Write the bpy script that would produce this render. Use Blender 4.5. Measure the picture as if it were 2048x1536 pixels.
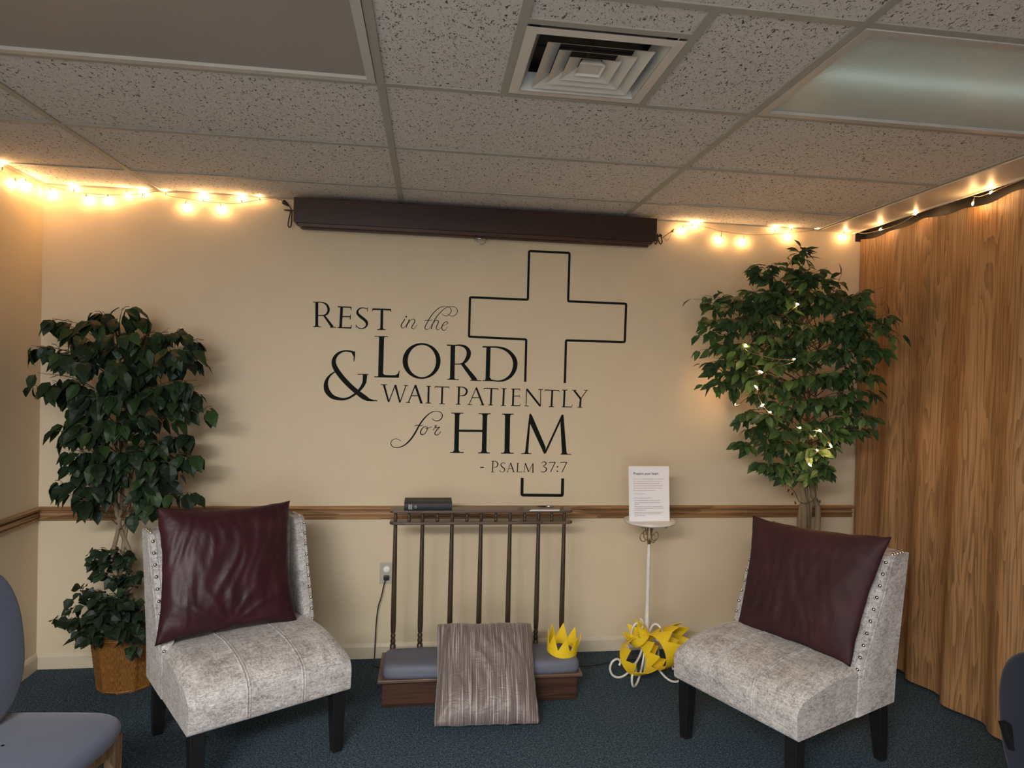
import bpy, math, random
import numpy as np
from mathutils import Vector, Matrix, Euler, noise
random.seed(7); RNG = np.random.default_rng(7)
for o in list(bpy.data.objects): bpy.data.objects.remove(o)
SC = bpy.context.scene; COL = SC.collection; PI = math.pi

# ---------------- camera, world, lights, exposure ----------------
FPX, D0, H0, YAW, PITCH, ROLL = 1379.08, 3.7807, 1.5542, 0.1415, -0.0146, 0.0251
CX, CY = 1056.09, 767.72
cy_, sy_, cp_, sp_ = math.cos(YAW), math.sin(YAW), math.cos(PITCH), math.sin(PITCH)
FW = Vector((sy_*cp_, cy_*cp_, sp_)); R0 = Vector((cy_, -sy_, 0)); U0 = R0.cross(FW)
RT = R0*math.cos(ROLL)+U0*math.sin(ROLL); UP = U0*math.cos(ROLL)-R0*math.sin(ROLL)
CAM = Vector((0, -D0, H0))
def at(px, py, ax, v):
    """world point where the sight line through photo pixel (px,py) meets the plane axis=v"""
    d = FW+RT*((px-CX)/FPX)-UP*((py-CY)/FPX)
    return CAM+d*((v-CAM[ax])/d[ax])
cd = bpy.data.cameras.new('camera'); cam = bpy.data.objects.new('camera', cd); COL.objects.link(cam)
cam.matrix_world = Matrix(((RT.x, UP.x, -FW.x, CAM.x), (RT.y, UP.y, -FW.y, CAM.y), (RT.z, UP.z, -FW.z, CAM.z), (0, 0, 0, 1)))
cd.sensor_width = 36; cd.lens = FPX/2048*36; cd.shift_x = -(CX-1024)/2048; cd.clip_start = .05
SC.camera = cam
SC.view_settings.view_transform = 'Standard'; SC.view_settings.look = 'None'
SC.view_settings.gamma = 1; SC.view_settings.use_curve_mapping = False
SC.view_settings.exposure = 0.17
w = bpy.data.worlds.new('world'); SC.world = w; w.use_nodes = True
w.node_tree.nodes['Background'].inputs[0].default_value = (.80, .86, 1, 1)
w.node_tree.nodes['Background'].inputs[1].default_value = 0.13
def area(name, loc, rot, sx, sy, e, col):
    l = bpy.data.lights.new(name, 'AREA'); l.shape = 'RECTANGLE'; l.size = sx; l.size_y = sy; l.energy = e; l.color = col
    o = bpy.data.objects.new(name, l); COL.objects.link(o); o.location = loc; o.rotation_euler = rot; return o
area('room_light_centre', (-.4, -4.6, 2.40), (0, 0, 0), 1.2, .6, 94, (1, .97, .92))
area('room_light_left', (-1.35, -4.9, 2.40), (0, 0, 0), 1.1, .6, 156, (1, .97, .92))
area('room_light_right', (1.2, -5.4, 2.40), (0, 0, 0), 1.2, .6, 26, (1, .98, .95))
area('rear_fill', (-.8, -6.9, 1.0), (math.radians(90), 0, 0), 2.2, 1.7, 48, (.94, .97, 1))  # added soft fill from behind the camera for wall and ceiling, no actual window
BULB_STRENGTH = 370; BULB_COL = (1, .55, .22, 1)

# ---------------- materials ----------------
def nodes(name):
    m = bpy.data.materials.new(name); m.use_nodes = True
    nt = m.node_tree; return m, nt, nt.nodes['Principled BSDF']
def N(nt, t, **k):
    n = nt.nodes.new(t)
    for a, v in k.items():
        if a in ('ins',):
            for i, x in v.items(): n.inputs[i].default_value = x
        else: setattr(n, a, v)
    return n
def L(nt, a, b): nt.links.new(a, b)
def coords(nt, scale=(1, 1, 1), kind='Object', rot=(0, 0, 0)):
    tc = N(nt, 'ShaderNodeTexCoord'); mp = N(nt, 'ShaderNodeMapping'); mp.inputs['Scale'].default_value = scale
    mp.inputs['Rotation'].default_value = rot
    L(nt, tc.outputs[kind], mp.inputs[0]); return mp.outputs[0]
def ramp(nt, src, stops):
    r = N(nt, 'ShaderNodeValToRGB'); e = r.color_ramp.elements
    while len(e) > 1: e.remove(e[-1])
    e[0].position = stops[0][0]; e[0].color = (*stops[0][1], 1)
    for p, c in stops[1:]:
        x = e.new(p); x.color = (*c, 1)
    L(nt, src, r.inputs[0]); return r.outputs[0]
def g3(v): return (v, v, v)
def noise_(nt, vec, s, d=2, dist=0, rough=.5):
    n = N(nt, 'ShaderNodeTexNoise'); n.inputs['Scale'].default_value = s; n.inputs['Detail'].default_value = d
    n.inputs['Distortion'].default_value = dist; n.inputs['Roughness'].default_value = rough
    L(nt, vec, n.inputs['Vector']); return n.outputs['Fac']
def bump(nt, b, h, strength, dist=.002, prev=None):
    n = N(nt, 'ShaderNodeBump'); n.inputs['Strength'].default_value = strength; n.inputs['Distance'].default_value = dist
    L(nt, h, n.inputs['Height'])
    if prev: L(nt, prev, n.inputs['Normal'])
    L(nt, n.outputs[0], b.inputs['Normal']); return n.outputs[0]
def mul(c, k): return tuple(max(0, min(1, x*k)) for x in c)
def simple(name, c, rough=.6, metal=0, var=.12, s=30, bs=0, scale=(1, 1, 1), spec=.5, bd=.002, sheen=0):
    m, nt, b = nodes(name); v = coords(nt, scale)
    n = noise_(nt, v, s, 3)
    L(nt, ramp(nt, n, [(.3, mul(c, 1-var)), (.7, mul(c, 1+var))]), b.inputs['Base Color'])
    b.inputs['Roughness'].default_value = rough; b.inputs['Metallic'].default_value = metal
    b.inputs['Specular IOR Level'].default_value = spec
    if sheen: b.inputs['Sheen Weight'].default_value = sheen
    if bs: bump(nt, b, n, bs, bd)
    return m
WALLC = (.65, .55, .395)
M = {}
M['wall'] = simple('painted_wall', WALLC, .55, var=.015, s=6, spec=.3)
def wallbump():
    m = M['wall']; nt = m.node_tree; b = nt.nodes['Principled BSDF']
    bump(nt, b, noise_(nt, coords(nt), 160, 2), .12, .001)
wallbump()
M['base'] = simple('painted_baseboard', (.62, .54, .41), .45, var=.03, s=8)
M['grid'] = simple('white_grid_metal', (.36, .36, .33), .6, var=.03, s=9)
M['soffit'] = simple('soffit_board', (.62, .56, .47), .5, var=.04, s=9)
def ceiling_mat():
    m, nt, b = nodes('fissured_tile')
    v = coords(nt, (1.0, .62, 1)); n1 = noise_(nt, v, 112, 2.2, .9, .55)
    v2 = coords(nt, (1, 1, 1)); n2 = noise_(nt, v2, 240, 1.5, .3)
    a = ramp(nt, n1, [(.350, g3(0)), (.388, g3(1))]); p = ramp(nt, n2, [(.29, g3(.0)), (.345, g3(1))])
    mx = N(nt, 'ShaderNodeMix', data_type='RGBA', blend_type='MULTIPLY'); mx.inputs[0].default_value = 1
    L(nt, a, mx.inputs[6]); L(nt, p, mx.inputs[7])
    c = ramp(nt, mx.outputs[2], [(0, (.10, .09, .08)), (1, (.66, .645, .635))])
    L(nt, c, b.inputs['Base Color']); b.inputs['Roughness'].default_value = .9
    b.inputs['Specular IOR Level'].default_value = .15
    bump(nt, b, mx.outputs[2], .8, .002); return m
M['ceil'] = ceiling_mat()
def carpet():
    m, nt, b = nodes('loop_carpet'); v = coords(nt)
    n = noise_(nt, v, 135, 3, 0, .75); n3 = noise_(nt, v, 55, 2)
    c1 = ramp(nt, n, [(.36, (.016, .028, .040)), (.5, (.052, .080, .108)), (.66, (.145, .20, .25))])
    c2 = ramp(nt, n3, [(.3, g3(.7)), (.7, g3(1.0))])
    mx = N(nt, 'ShaderNodeMix', data_type='RGBA', blend_type='MULTIPLY'); mx.inputs[0].default_value = 1
    L(nt, c1, mx.inputs[6]); L(nt, c2, mx.inputs[7]); L(nt, mx.outputs[2], b.inputs['Base Color'])
    b.inputs['Roughness'].default_value = .95; b.inputs['Specular IOR Level'].default_value = .1
    bump(nt, b, n, .9, .004); return m
M['carpet'] = carpet()
def wood(name, dark, light, rough=.4, axis=2, rings=9, s=3.0, stretch=.16, bs=.15, coat=0):
    """grain runs along `axis`: contour lines of a stretched noise give cathedral figure"""
    m, nt, b = nodes(name); sc = [1, 1, 1]; sc[axis] = stretch
    v = coords(nt, tuple(sc)); n = noise_(nt, v, s, 1.5, .25)
    mu = N(nt, 'ShaderNodeMath', operation='MULTIPLY'); mu.inputs[1].default_value = rings; L(nt, n, mu.inputs[0])
    fr = N(nt, 'ShaderNodeMath', operation='FRACT'); L(nt, mu.outputs[0], fr.inputs[0])
    sc2 = [1, 1, 1]; sc2[axis] = .025; f = noise_(nt, coords(nt, tuple(sc2)), 150, 2)
    ad = N(nt, 'ShaderNodeMath', operation='MULTIPLY_ADD'); ad.inputs[1].default_value = 1.3; L(nt, f, ad.inputs[0]); 
    mm = N(nt, 'ShaderNodeMath', operation='MULTIPLY'); mm.inputs[1].default_value = .42; L(nt, fr.outputs[0], mm.inputs[0])
    L(nt, mm.outputs[0], ad.inputs[2])
    mid = tuple((a+c)/2 for a, c in zip(dark, light))
    L(nt, ramp(nt, ad.outputs[0], [(.48, dark), (.8, mid), (1.1 if 0 else .98, light)]), b.inputs['Base Color'])
    b.inputs['Roughness'].default_value = rough; b.inputs['Coat Weight'].default_value = coat
    bump(nt, b, ad.outputs[0], bs, .001); return m
M['oak_x'] = wood('oak_trim_grain_x', (.15, .075, .028), (.36, .20, .09), .38, 0)
M['oak_y'] = wood('oak_trim_grain_y', (.15, .075, .028), (.36, .20, .09), .38, 1)
M['vinyl'] = wood('woodgrain_vinyl', (.15, .078, .031), (.345, .19, .084), .5, 2, rings=13, s=11, stretch=.085, bs=.06)
M['walnut'] = wood('dark_walnut', (.028, .012, .007), (.085, .034, .018), .35, 0, coat=.2)
M['walnut_z'] = wood('dark_turned_wood', (.022, .013, .007), (.068, .042, .023), .38, 2, s=8, coat=.2)
M['walnut_r'] = wood('brown_rail_wood', (.045, .026, .016), (.12, .07, .045), .38, 0, s=6, coat=.2)
M['redwood'] = wood('kneeler_box_wood', (.026, .010, .006), (.065, .028, .016), .4, 0, s=3)
M['casing'] = wood('screen_casing_wood', (.014, .006, .005), (.036, .013, .010), .36, 0, s=3, coat=.15)
M['ltwood'] = wood('chair_oak', (.10, .06, .03), (.25, .16, .08), .4, 2, s=6)
M['bluefab'] = simple('blue_grey_upholstery', (.070, .085, .138), .85, var=.12, s=400, bs=.3, spec=.2, sheen=.2)
M['cushionfab'] = simple('kneeler_vinyl', (.125, .135, .18), .6, var=.06, s=60, bs=.1, spec=.3)
M['navy'] = simple('navy_upholstery', (.006, .011, .03), .8, var=.2, s=300, bs=.2, spec=.3, sheen=.1)
M['blackwood'] = simple('black_leg', (.008, .008, .009), .35, var=.1, s=20)
M['black'] = simple('black_plastic', (.012, .011, .011), .4, var=.1, s=20)
M['browncord'] = simple('brown_cord', (.03, .012, .012), .45, var=.1, s=20)
M['decal'] = simple('black_vinyl_decal', (.007, .009, .008), .7, var=.1, s=40, spec=.12)
M['paper'] = simple('white_paper', (.80, .79, .83), .7, var=.01, s=40)
M['ink'] = simple('black_ink', (.03, .03, .04), .7, var=.05, s=40)
M['inkgrey'] = simple('grey_ink', (.36, .34, .38), .7, var=.1, s=40)
M['inkred'] = simple('rose_ink', (.55, .40, .42), .7, var=.1, s=40)
M['whitemetal'] = simple('white_painted_metal', (.68, .66, .61), .35, var=.08, s=25, bs=.1)
M['bronze'] = simple('worn_brass', (.34, .26, .16), .35, metal=.7, var=.3, s=40)
M['nail'] = simple('nickel_nailhead', (.62, .58, .52), .22, metal=1, var=.05, s=30)
M['chrome'] = simple('bright_steel', (.6, .6, .6), .25, metal=1, var=.05, s=30)
M['yellow'] = simple('yellow_foam_paper', (.80, .56, .015), .6, var=.05, s=25, bs=.05)
M['wire'] = simple('clear_string_wire', (.38, .30, .19), .35, var=.1, s=50)
M['whiteplug'] = simple('white_plug', (.7, .66, .58), .4, var=.05, s=30)
M['greenwire'] = simple('green_brown_wire', (.045, .04, .025), .5, var=.2, s=60)
M['bookblack'] = simple('black_leather', (.016, .018, .020), .6, var=.2, s=120, bs=.25)
M['pages'] = simple('page_block', (.16, .14, .10), .6, var=.15, s=200, scale=(1, 1, 8))
M['silverfoil'] = simple('silver_foil', (.45, .45, .42), .4, metal=.5, var=.05, s=30)
M['plate'] = simple('grey_beige_plate', (.42, .40, .33), .4, var=.04, s=30)
M['duct'] = simple('dark_duct_gap_shade', (.012, .013, .013), .6, var=.2, s=9)  # vent duct interior; also paints the shade inside the curtain track gap
M['louver'] = simple('white_louver', (.66, .64, .60), .35, var=.03, s=9)
M['frame_al'] = simple('fixture_frame', (.50, .50, .48), .35, var=.03, s=9)
M['soil'] = simple('dark_moss', (.02, .022, .012), .95, var=.4, s=60, bs=.5, bd=.01)
M['bark'] = simple('twisted_bark', (.23, .175, .11), .8, var=.35, s=14, bs=.6, scale=(1, 1, .25), bd=.01)
M['bark_dk'] = simple('brown_twig', (.10, .065, .035), .8, var=.3, s=30, bs=.3)
def leafmat(name, dark, light):
    m, nt, b = nodes(name); g = N(nt, 'ShaderNodeNewGeometry')
    c = ramp(nt, g.outputs['Random Per Island'], [(0, dark), (.75, tuple((a+b_)/2 for a, b_ in zip(dark, light))), (1, light)])
    L(nt, c, b.inputs['Base Color']); b.inputs['Roughness'].default_value = .45; b.inputs['Specular IOR Level'].default_value = .3
    b.inputs['Transmission Weight'].default_value = 0
    bump(nt, b, noise_(nt, coords(nt), 90, 2), .15, .002)
    tr = N(nt, 'ShaderNodeBsdfTranslucent'); ms = N(nt, 'ShaderNodeMixShader'); ms.inputs[0].default_value = .22
    L(nt, c, tr.inputs[0]); L(nt, b.outputs[0], ms.inputs[1]); L(nt, tr.outputs[0], ms.inputs[2])
    L(nt, ms.outputs[0], nt.nodes['Material Output'].inputs[0]); return m
M['leaf1'] = leafmat('dark_leaf', (.008, .017, .010), (.028, .066, .020))
M['leaf2'] = leafmat('ficus_leaf', (.022, .052, .022), (.075, .15, .045))
M['ivy'] = leafmat('ivy_leaf', (.008, .018, .010), (.04, .075, .035))
def wicker():
    m, nt, b = nodes('wicker'); tc = N(nt, 'ShaderNodeTexCoord'); sp = N(nt, 'ShaderNodeSeparateXYZ'); L(nt, tc.outputs['Object'], sp.inputs[0])
    at2 = N(nt, 'ShaderNodeMath', operation='ARCTAN2'); L(nt, sp.outputs[1], at2.inputs[0]); L(nt, sp.outputs[0], at2.inputs[1])
    cb = N(nt, 'ShaderNodeCombineXYZ'); L(nt, at2.outputs[0], cb.inputs[0]); L(nt, sp.outputs[2], cb.inputs[1])
    n = noise_(nt, cb.outputs[0], 48, 2)
    L(nt, ramp(nt, n, [(.3, (.13, .05, .012)), (.55, (.27, .12, .03)), (.75, (.45, .22, .06))]), b.inputs['Base Color'])
    b.inputs['Roughness'].default_value = .32; return m
M['wicker'] = wicker()
def velvet():
    m, nt, b = nodes('crushed_velvet')
    n1 = noise_(nt, coords(nt, (1, 1, 1)), 9, 3, 1.2); n2 = noise_(nt, coords(nt, (.35, 1, 1.6)), 95, 3, 1.5)
    n3 = noise_(nt, coords(nt, (1.2, .4, 1.0)), 60, 3, 2.0)
    ad = N(nt, 'ShaderNodeMath', operation='ADD'); L(nt, n2, ad.inputs[0]); L(nt, n3, ad.inputs[1])
    ad2 = N(nt, 'ShaderNodeMath', operation='MULTIPLY_ADD'); ad2.inputs[1].default_value = .55; L(nt, n1, ad2.inputs[0]); L(nt, ad.outputs[0], ad2.inputs[2])
    hf = N(nt, 'ShaderNodeMath', operation='MULTIPLY'); hf.inputs[1].default_value = .42; L(nt, ad2.outputs[0], hf.inputs[0])
    c = ramp(nt, hf.outputs[0], [(.38, (.17, .15, .15)), (.48, (.33, .31, .31)), (.58, (.50, .485, .485)), (.70, (.67, .665, .67))])
    L(nt, c, b.inputs['Base Color']); b.inputs['Roughness'].default_value = .6
    b.inputs['Sheen Weight'].default_value = .25; b.inputs['Sheen Roughness'].default_value = .4
    bump(nt, b, ad.outputs[0], .35, .002); return m
M['velvet'] = velvet()
def satin(name, c, c2, rough):
    m, nt, b = nodes(name); v = coords(nt); n = noise_(nt, v, 5, 3, 1.2)
    L(nt, ramp(nt, n, [(.3, c), (.7, c2)]), b.inputs['Base Color'])
    b.inputs['Roughness'].default_value = rough; b.inputs['Specular IOR Level'].default_value = .28
    bump(nt, b, noise_(nt, coords(nt, (1, 1, .35)), 9, 3, 1.5), .25, .012); return m
M['satin'] = satin('burgundy_satin', (.024, .006, .010), (.044, .011, .017), .45)
M['burg'] = satin('burgundy_cotton', (.028, .009, .013), (.046, .014, .018), .65)
def striped():
    m, nt, b = nodes('striped_taupe_satin'); tc = N(nt, 'ShaderNodeTexCoord'); sp = N(nt, 'ShaderNodeSeparateXYZ'); L(nt, tc.outputs['Object'], sp.inputs[0])
    def stripe(freq, seed):
        cb = N(nt, 'ShaderNodeCombineXYZ'); a = N(nt, 'ShaderNodeMath', operation='MULTIPLY'); a.inputs[1].default_value = freq; L(nt, sp.outputs[0], a.inputs[0])
        z = N(nt, 'ShaderNodeMath', operation='MULTIPLY'); z.inputs[1].default_value = 3.5; L(nt, sp.outputs[1], z.inputs[0])
        L(nt, a.outputs[0], cb.inputs[0]); L(nt, z.outputs[0], cb.inputs[1]); cb.inputs[2].default_value = seed
        return noise_(nt, cb.outputs[0], 1, 1)
    c = ramp(nt, stripe(240, 0), [(.54, (.15, .115, .115)), (.64, (.42, .37, .355))])
    d = ramp(nt, stripe(190, 9), [(.36, g3(.5)), (.42, g3(1))])
    mx = N(nt, 'ShaderNodeMix', data_type='RGBA', blend_type='MULTIPLY'); mx.inputs[0].default_value = .8
    L(nt, c, mx.inputs[6]); L(nt, d, mx.inputs[7]); L(nt, mx.outputs[2], b.inputs['Base Color'])
    b.inputs['Roughness'].default_value = .45; b.inputs['Specular IOR Level'].default_value = .45
    b.inputs['Sheen Weight'].default_value = .2
    bump(nt, b, noise_(nt, coords(nt, (1, 3, 1)), 14, 3, 1.5), .45, .01); return m
M['striped'] = striped()
def lens(name, c, freq, rough):
    m, nt, b = nodes(name); v = coords(nt)
    vo = N(nt, 'ShaderNodeTexVoronoi'); vo.inputs['Scale'].default_value = freq; vo.inputs['Randomness'].default_value = 0; L(nt, v, vo.inputs['Vector'])
    L(nt, ramp(nt, vo.outputs['Distance'], [(.1, c), (.6, mul(c, .86))]), b.inputs['Base Color'])
    b.inputs['Roughness'].default_value = rough; b.inputs['Specular IOR Level'].default_value = .7
    bump(nt, b, vo.outputs['Distance'], .35, .003); return m
M['lens_l'] = lens('lens_flat', (.36, .33, .32), 260, .5)
M['lens_r'] = lens('lens_prismatic', (.78, .80, .76), 95, .28)
def dimtube():
    m, nt, b = nodes('dim_fluorescent_glow'); nt.nodes.remove(b); e = N(nt, 'ShaderNodeEmission')
    L(nt, ramp(nt, noise_(nt, coords(nt), 4), [(0, (.80, .97, 1)), (1, (.85, 1, 1))]), e.inputs[0]); e.inputs[1].default_value = 4.0
    L(nt, e.outputs[0], nt.nodes['Material Output'].inputs[0]); return m
M['tube_glow'] = dimtube()
def translucent(m, k):
    nt = m.node_tree; b = nt.nodes['Principled BSDF']; tr = N(nt, 'ShaderNodeBsdfTranslucent'); ms = N(nt, 'ShaderNodeMixShader'); ms.inputs[0].default_value = k
    tr.inputs[0].default_value = (.8, .85, .82, 1); L(nt, b.outputs[0], ms.inputs[1]); L(nt, tr.outputs[0], ms.inputs[2]); L(nt, ms.outputs[0], nt.nodes['Material Output'].inputs[0])
translucent(M['lens_r'], .35)
def bulbmat():
    m, nt, b = nodes('warm_bulb_glow'); nt.nodes.remove(b); e = N(nt, 'ShaderNodeEmission')
    n = noise_(nt, coords(nt), 30); L(nt, ramp(nt, n, [(0, BULB_COL[:3]), (1, mul(BULB_COL[:3], 1.0))]), e.inputs[0])
    e.inputs[1].default_value = BULB_STRENGTH; L(nt, e.outputs[0], nt.nodes['Material Output'].inputs[0]); return m
M['bulb'] = bulbmat()
def acrylic():
    m, nt, b = nodes('clear_acrylic'); b.inputs['Transmission Weight'].default_value = 1; b.inputs['Roughness'].default_value = .05
    L(nt, ramp(nt, noise_(nt, coords(nt), 5), [(0, (.9, .92, .92)), (1, (.95, .96, .96))]), b.inputs['Base Color']); return m
M['acrylic'] = acrylic()

# ---------------- mesh builder ----------------
class MB:
    def __init__(s): s.v = []; s.f = []; s.mi = []; s.cur = 0
    def add(s, vs, fs):
        o = len(s.v); s.v += [tuple(p) for p in vs]; s.f += [tuple(i+o for i in f) for f in fs]; s.mi += [s.cur]*len(fs)
    def box(s, x0, x1, y0, y1, z0, z1, mat=None):
        vs = [Vector((x, y, z)) for z in (z0, z1) for y in (y0, y1) for x in (x0, x1)]
        if mat: vs = [mat @ p for p in vs]
        s.add(vs, [(0, 2, 3, 1), (4, 5, 7, 6), (0, 1, 5, 4), (2, 6, 7, 3), (0, 4, 6, 2), (1, 3, 7, 5)])
    def tube(s, path, r, n=8, cap=True, closed=False):
        P = [Vector(p) for p in path]; k = len(P); rs = r if hasattr(r, '__len__') else [r]*k
        ref = Vector((0, 0, 1)); vs = []; prev = None
        for i in range(k):
            if closed: t = P[(i+1) % k]-P[i-1]
            else: t = P[min(i+1, k-1)]-P[max(i-1, 0)]
            if t.length < 1e-9: t = Vector((0, 0, 1))
            t.normalize()
            if prev is None:
                a = t.cross(ref) if abs(t.dot(ref)) < .95 else t.cross(Vector((1, 0, 0)))
            else: a = prev-t*prev.dot(t)
            a.normalize(); b = t.cross(a); prev = a
            for j in range(n):
                an = 2*PI*j/n; vs.append(P[i]+(a*math.cos(an)+b*math.sin(an))*rs[i])
        fs = []
        for i in range(k if closed else k-1):
            for j in range(n):
                a0 = i*n+j; a1 = i*n+(j+1) % n; b0 = ((i+1) % k)*n+j; b1 = ((i+1) % k)*n+(j+1) % n
                fs.append((a0, b0, b1, a1))
        if cap and not closed: fs += [tuple(range(n)), tuple(reversed(range((k-1)*n, k*n)))]
        s.add(vs, fs)
    def lathe(s, prof, c=(0, 0, 0), n=20, sx=1, sy=1):
        vs = []; k = len(prof)
        for r, z in prof:
            for j in range(n): vs.append((c[0]+r*sx*math.cos(2*PI*j/n), c[1]+r*sy*math.sin(2*PI*j/n), c[2]+z))
        fs = [(i*n+j, i*n+(j+1) % n, (i+1)*n+(j+1) % n, (i+1)*n+j) for i in range(k-1) for j in range(n)]
        fs += [tuple(reversed(range(n))), tuple(range((k-1)*n, k*n))]
        s.add(vs, fs)
    def grid(s, P, closeu=False, closev=False):
        nu = len(P); nv = len(P[0]); vs = [p for row in P for p in row]; fs = []
        for i in range(nu if closeu else nu-1):
            for j in range(nv if closev else nv-1):
                a = i*nv+j; b = ((i+1) % nu)*nv+j; c = ((i+1) % nu)*nv+(j+1) % nv; d = i*nv+(j+1) % nv
                fs.append((a, b, c, d))
        s.add(vs, fs)
    def prism(s, poly, vec):
        """extrude a planar polygon (3D points) by vec"""
        n = len(poly); a = [Vector(p) for p in poly]; b = [p+Vector(vec) for p in a]
        s.add(a+b, [tuple(range(n)), tuple(reversed(range(n, 2*n)))]+[(i, i+n, (i+1) % n+n, (i+1) % n) for i in range(n)])
    def sphere(s, c, r, nu=8, nv=6, sx=1, sy=1, sz=1):
        prof = [(r*math.sin(PI*i/nv), -r*math.cos(PI*i/nv)*sz) for i in range(nv+1)]
        prof[0] = (r*.02, prof[0][1]); prof[-1] = (r*.02, prof[-1][1]); s.lathe(prof, c, nu, sx, sy)
    def build(s, name, mats, parent=None, smooth=False, world=False, bevel=0, sub=0, label=None, auto=None):
        if not isinstance(mats, (list, tuple)): mats = [mats]
        vs = s.v
        if world and parent is not None:
            inv = MW(parent).inverted(); vs = [tuple(inv @ Vector(p)) for p in vs]
        me = bpy.data.meshes.new(name); me.from_pydata(vs, [], s.f); me.update()
        for m in mats: me.materials.append(M[m])
        if len(mats) > 1: me.polygons.foreach_set('material_index', s.mi)
        import bmesh
        bm = bmesh.new(); bm.from_mesh(me); bmesh.ops.recalc_face_normals(bm, faces=bm.faces); bm.to_mesh(me); bm.free()
        if smooth: me.polygons.foreach_set('use_smooth', [True]*len(me.polygons))
        if smooth and auto:
            me.set_sharp_from_angle(angle=math.radians(auto))
        o = bpy.data.objects.new(name, me); COL.objects.link(o)
        if parent is not None: o.parent = parent
        if bevel:
            b = o.modifiers.new('bevel', 'BEVEL'); b.width = bevel; b.segments = 2; b.limit_method = 'ANGLE'
        if sub:
            b = o.modifiers.new('sub', 'SUBSURF'); b.levels = sub; b.render_levels = sub
        if label: o['label'] = label
        return o
def MW(o): return Matrix.Translation(o.location) @ o.rotation_euler.to_matrix().to_4x4()
def thing(name, label, cat, loc=(0, 0, 0), rz=0, group=None):
    o = bpy.data.objects.new(name, None); COL.objects.link(o); o.location = loc; o.rotation_euler = (0, 0, rz)
    o.empty_display_size = .1; return tag(o, label, cat, group)
def tag(o, label, cat, group=None):
    o['label'] = label; o['category'] = cat
    if group: o['group'] = group
    return o
def struct(o, label=None):
    o['kind'] = 'structure'
    if label: o['label'] = label
    return o
def dup(root, loc, rz, label, group=None):
    r = root.copy(); COL.objects.link(r); r.location = loc; r.rotation_euler = (0, 0, rz); r['label'] = label
    if group: r['group'] = group
    for ch in list(root.children):
        c = ch.copy(); COL.objects.link(c); c.parent = r
        for g in ch.children:
            d = g.copy(); COL.objects.link(d); d.parent = c
    return r
def cr(pts, k=6, closed=False):
    """catmull-rom through tuples of any length"""
    P = [np.array(p, float) for p in pts]; n = len(P); out = []
    for i in range(n if closed else n-1):
        p0 = P[i-1] if (i > 0 or closed) else 2*P[0]-P[1]; p1 = P[i]; p2 = P[(i+1) % n]
        p3 = P[(i+2) % n] if (i+2 < n or closed) else 2*P[-1]-P[-2]
        for j in range(k):
            t = j/k; out.append(.5*((2*p1)+(-p0+p2)*t+(2*p0-5*p1+4*p2-p3)*t*t+(-p0+3*p1-3*p2+p3)*t**3))
    if not closed: out.append(P[-1])
    return out

# ---------------- room ----------------
H = 2.4407; XL, XR = -1.9401, 2.56; YB = -7.0
TW, TD = 1.2192, .6096; XA = -1.3908; D3 = .3607
b = MB(); b.box(XL-.1, XR+.1, 0, .1, -.05, H+.15); struct(b.build('wall_back', 'wall'))
b = MB(); b.box(XL-.1, XL, YB, 0, -.05, H+.15); struct(b.build('wall_left', 'wall'))
b = MB(); b.box(XR, XR+.1, YB, 0, -.05, H+.15); struct(b.build('wall_right', 'wall'))
b = MB(); b.box(XL-.1, XR+.1, YB, 0, -.1, 0); struct(b.build('floor', 'carpet'))
# ceiling tiles
def ceiling():
    b = MB(); g = MB(); xs = [XL, XA, XA+TW, XA+2*TW, 2.235]; xs.sort()
    ys = [0]+[-(D3+TD*k) for k in range(12)]
    def skip(x0, y0):
        for (fx, fy) in fixtures:
            if abs(x0-fx) < .05 and abs(y0-fy) < .05: return True
        return False
    y0row = -(D3+2*TD)
    fixtures = [(XA, y0row), (XA+2*TW, y0row)]
    th = .018
    for i in range(len(xs)-1):
        for j in range(len(ys)-1):
            xa, xb, ya, yb = xs[i], xs[i+1], ys[j], ys[j+1]
            if skip(xa, ya): continue
            if abs(xa-(XA+TW)) < .05 and abs(ya-y0row) < .05:
                for (p, q, r_, s_) in ((xa, .212, yb, ya), (.212, .662, yb, -2.048), (.662, xb, yb, ya)):
                    b.box(p, q, r_, s_, H+.004, H+.004+th)
                continue
            b.box(xa, xb, yb, ya, H+.004, H+.004+th)
    b.box(XL, 2.235, -8.0, ys[-1], H+.004, H+.02)
    struct(b.build('ceiling', 'ceil'))
    hw = .0125
    def bar(x0, x1, y0, y1, z=H): g.box(x0, x1, y0, y1, z-.001, z+.03)
    for x in xs[1:-1]: bar(x-hw, x+hw, -7, 0)
    for y in ys[1:]: bar(XL, 2.235, y-hw, y+hw, H+.0006)
    bar(XL, XL+.02, -7, 0); bar(XL, 2.47, -.02, 0, H+.0004); bar(2.222, 2.24, -7, 0, H+.0002)
    for x in (.212, .662): bar(x-hw, x+hw, -2.19, y0row, H+.0008)
    bar(.212, .662, -2.048-hw, -2.048+hw, H+.001)
    struct(g.build('trim_1', 'grid'), 'white metal ceiling grid')
    return y0row
Y1 = ceiling()
b = MB(); b.box(2.24, 2.455, -7, -.0, H-.006, H+.03); b.tube([(2.455, -7, H-.004), (2.455, -.001, H-.004)], .010, 8)
struct(b.build('trim_2', 'soffit'), 'board along the ceiling edge above the folding curtain')
b = MB(); b.box(2.45, XR, -7, 0, H+.06, H+.12); b.box(2.45, 2.46, -7, 0, H+.02, H+.1); b.box(2.535, 2.545, -7, -.001, 2.30, H+.06); b.box(2.47, 2.545, -.004, -.001, 2.385, H+.06); struct(b.build('trim_3', 'duct'), 'curtain track recess, its shade painted in as a dark lining')  # near-black panels stand in for the shade in the gap above the curtain
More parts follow.
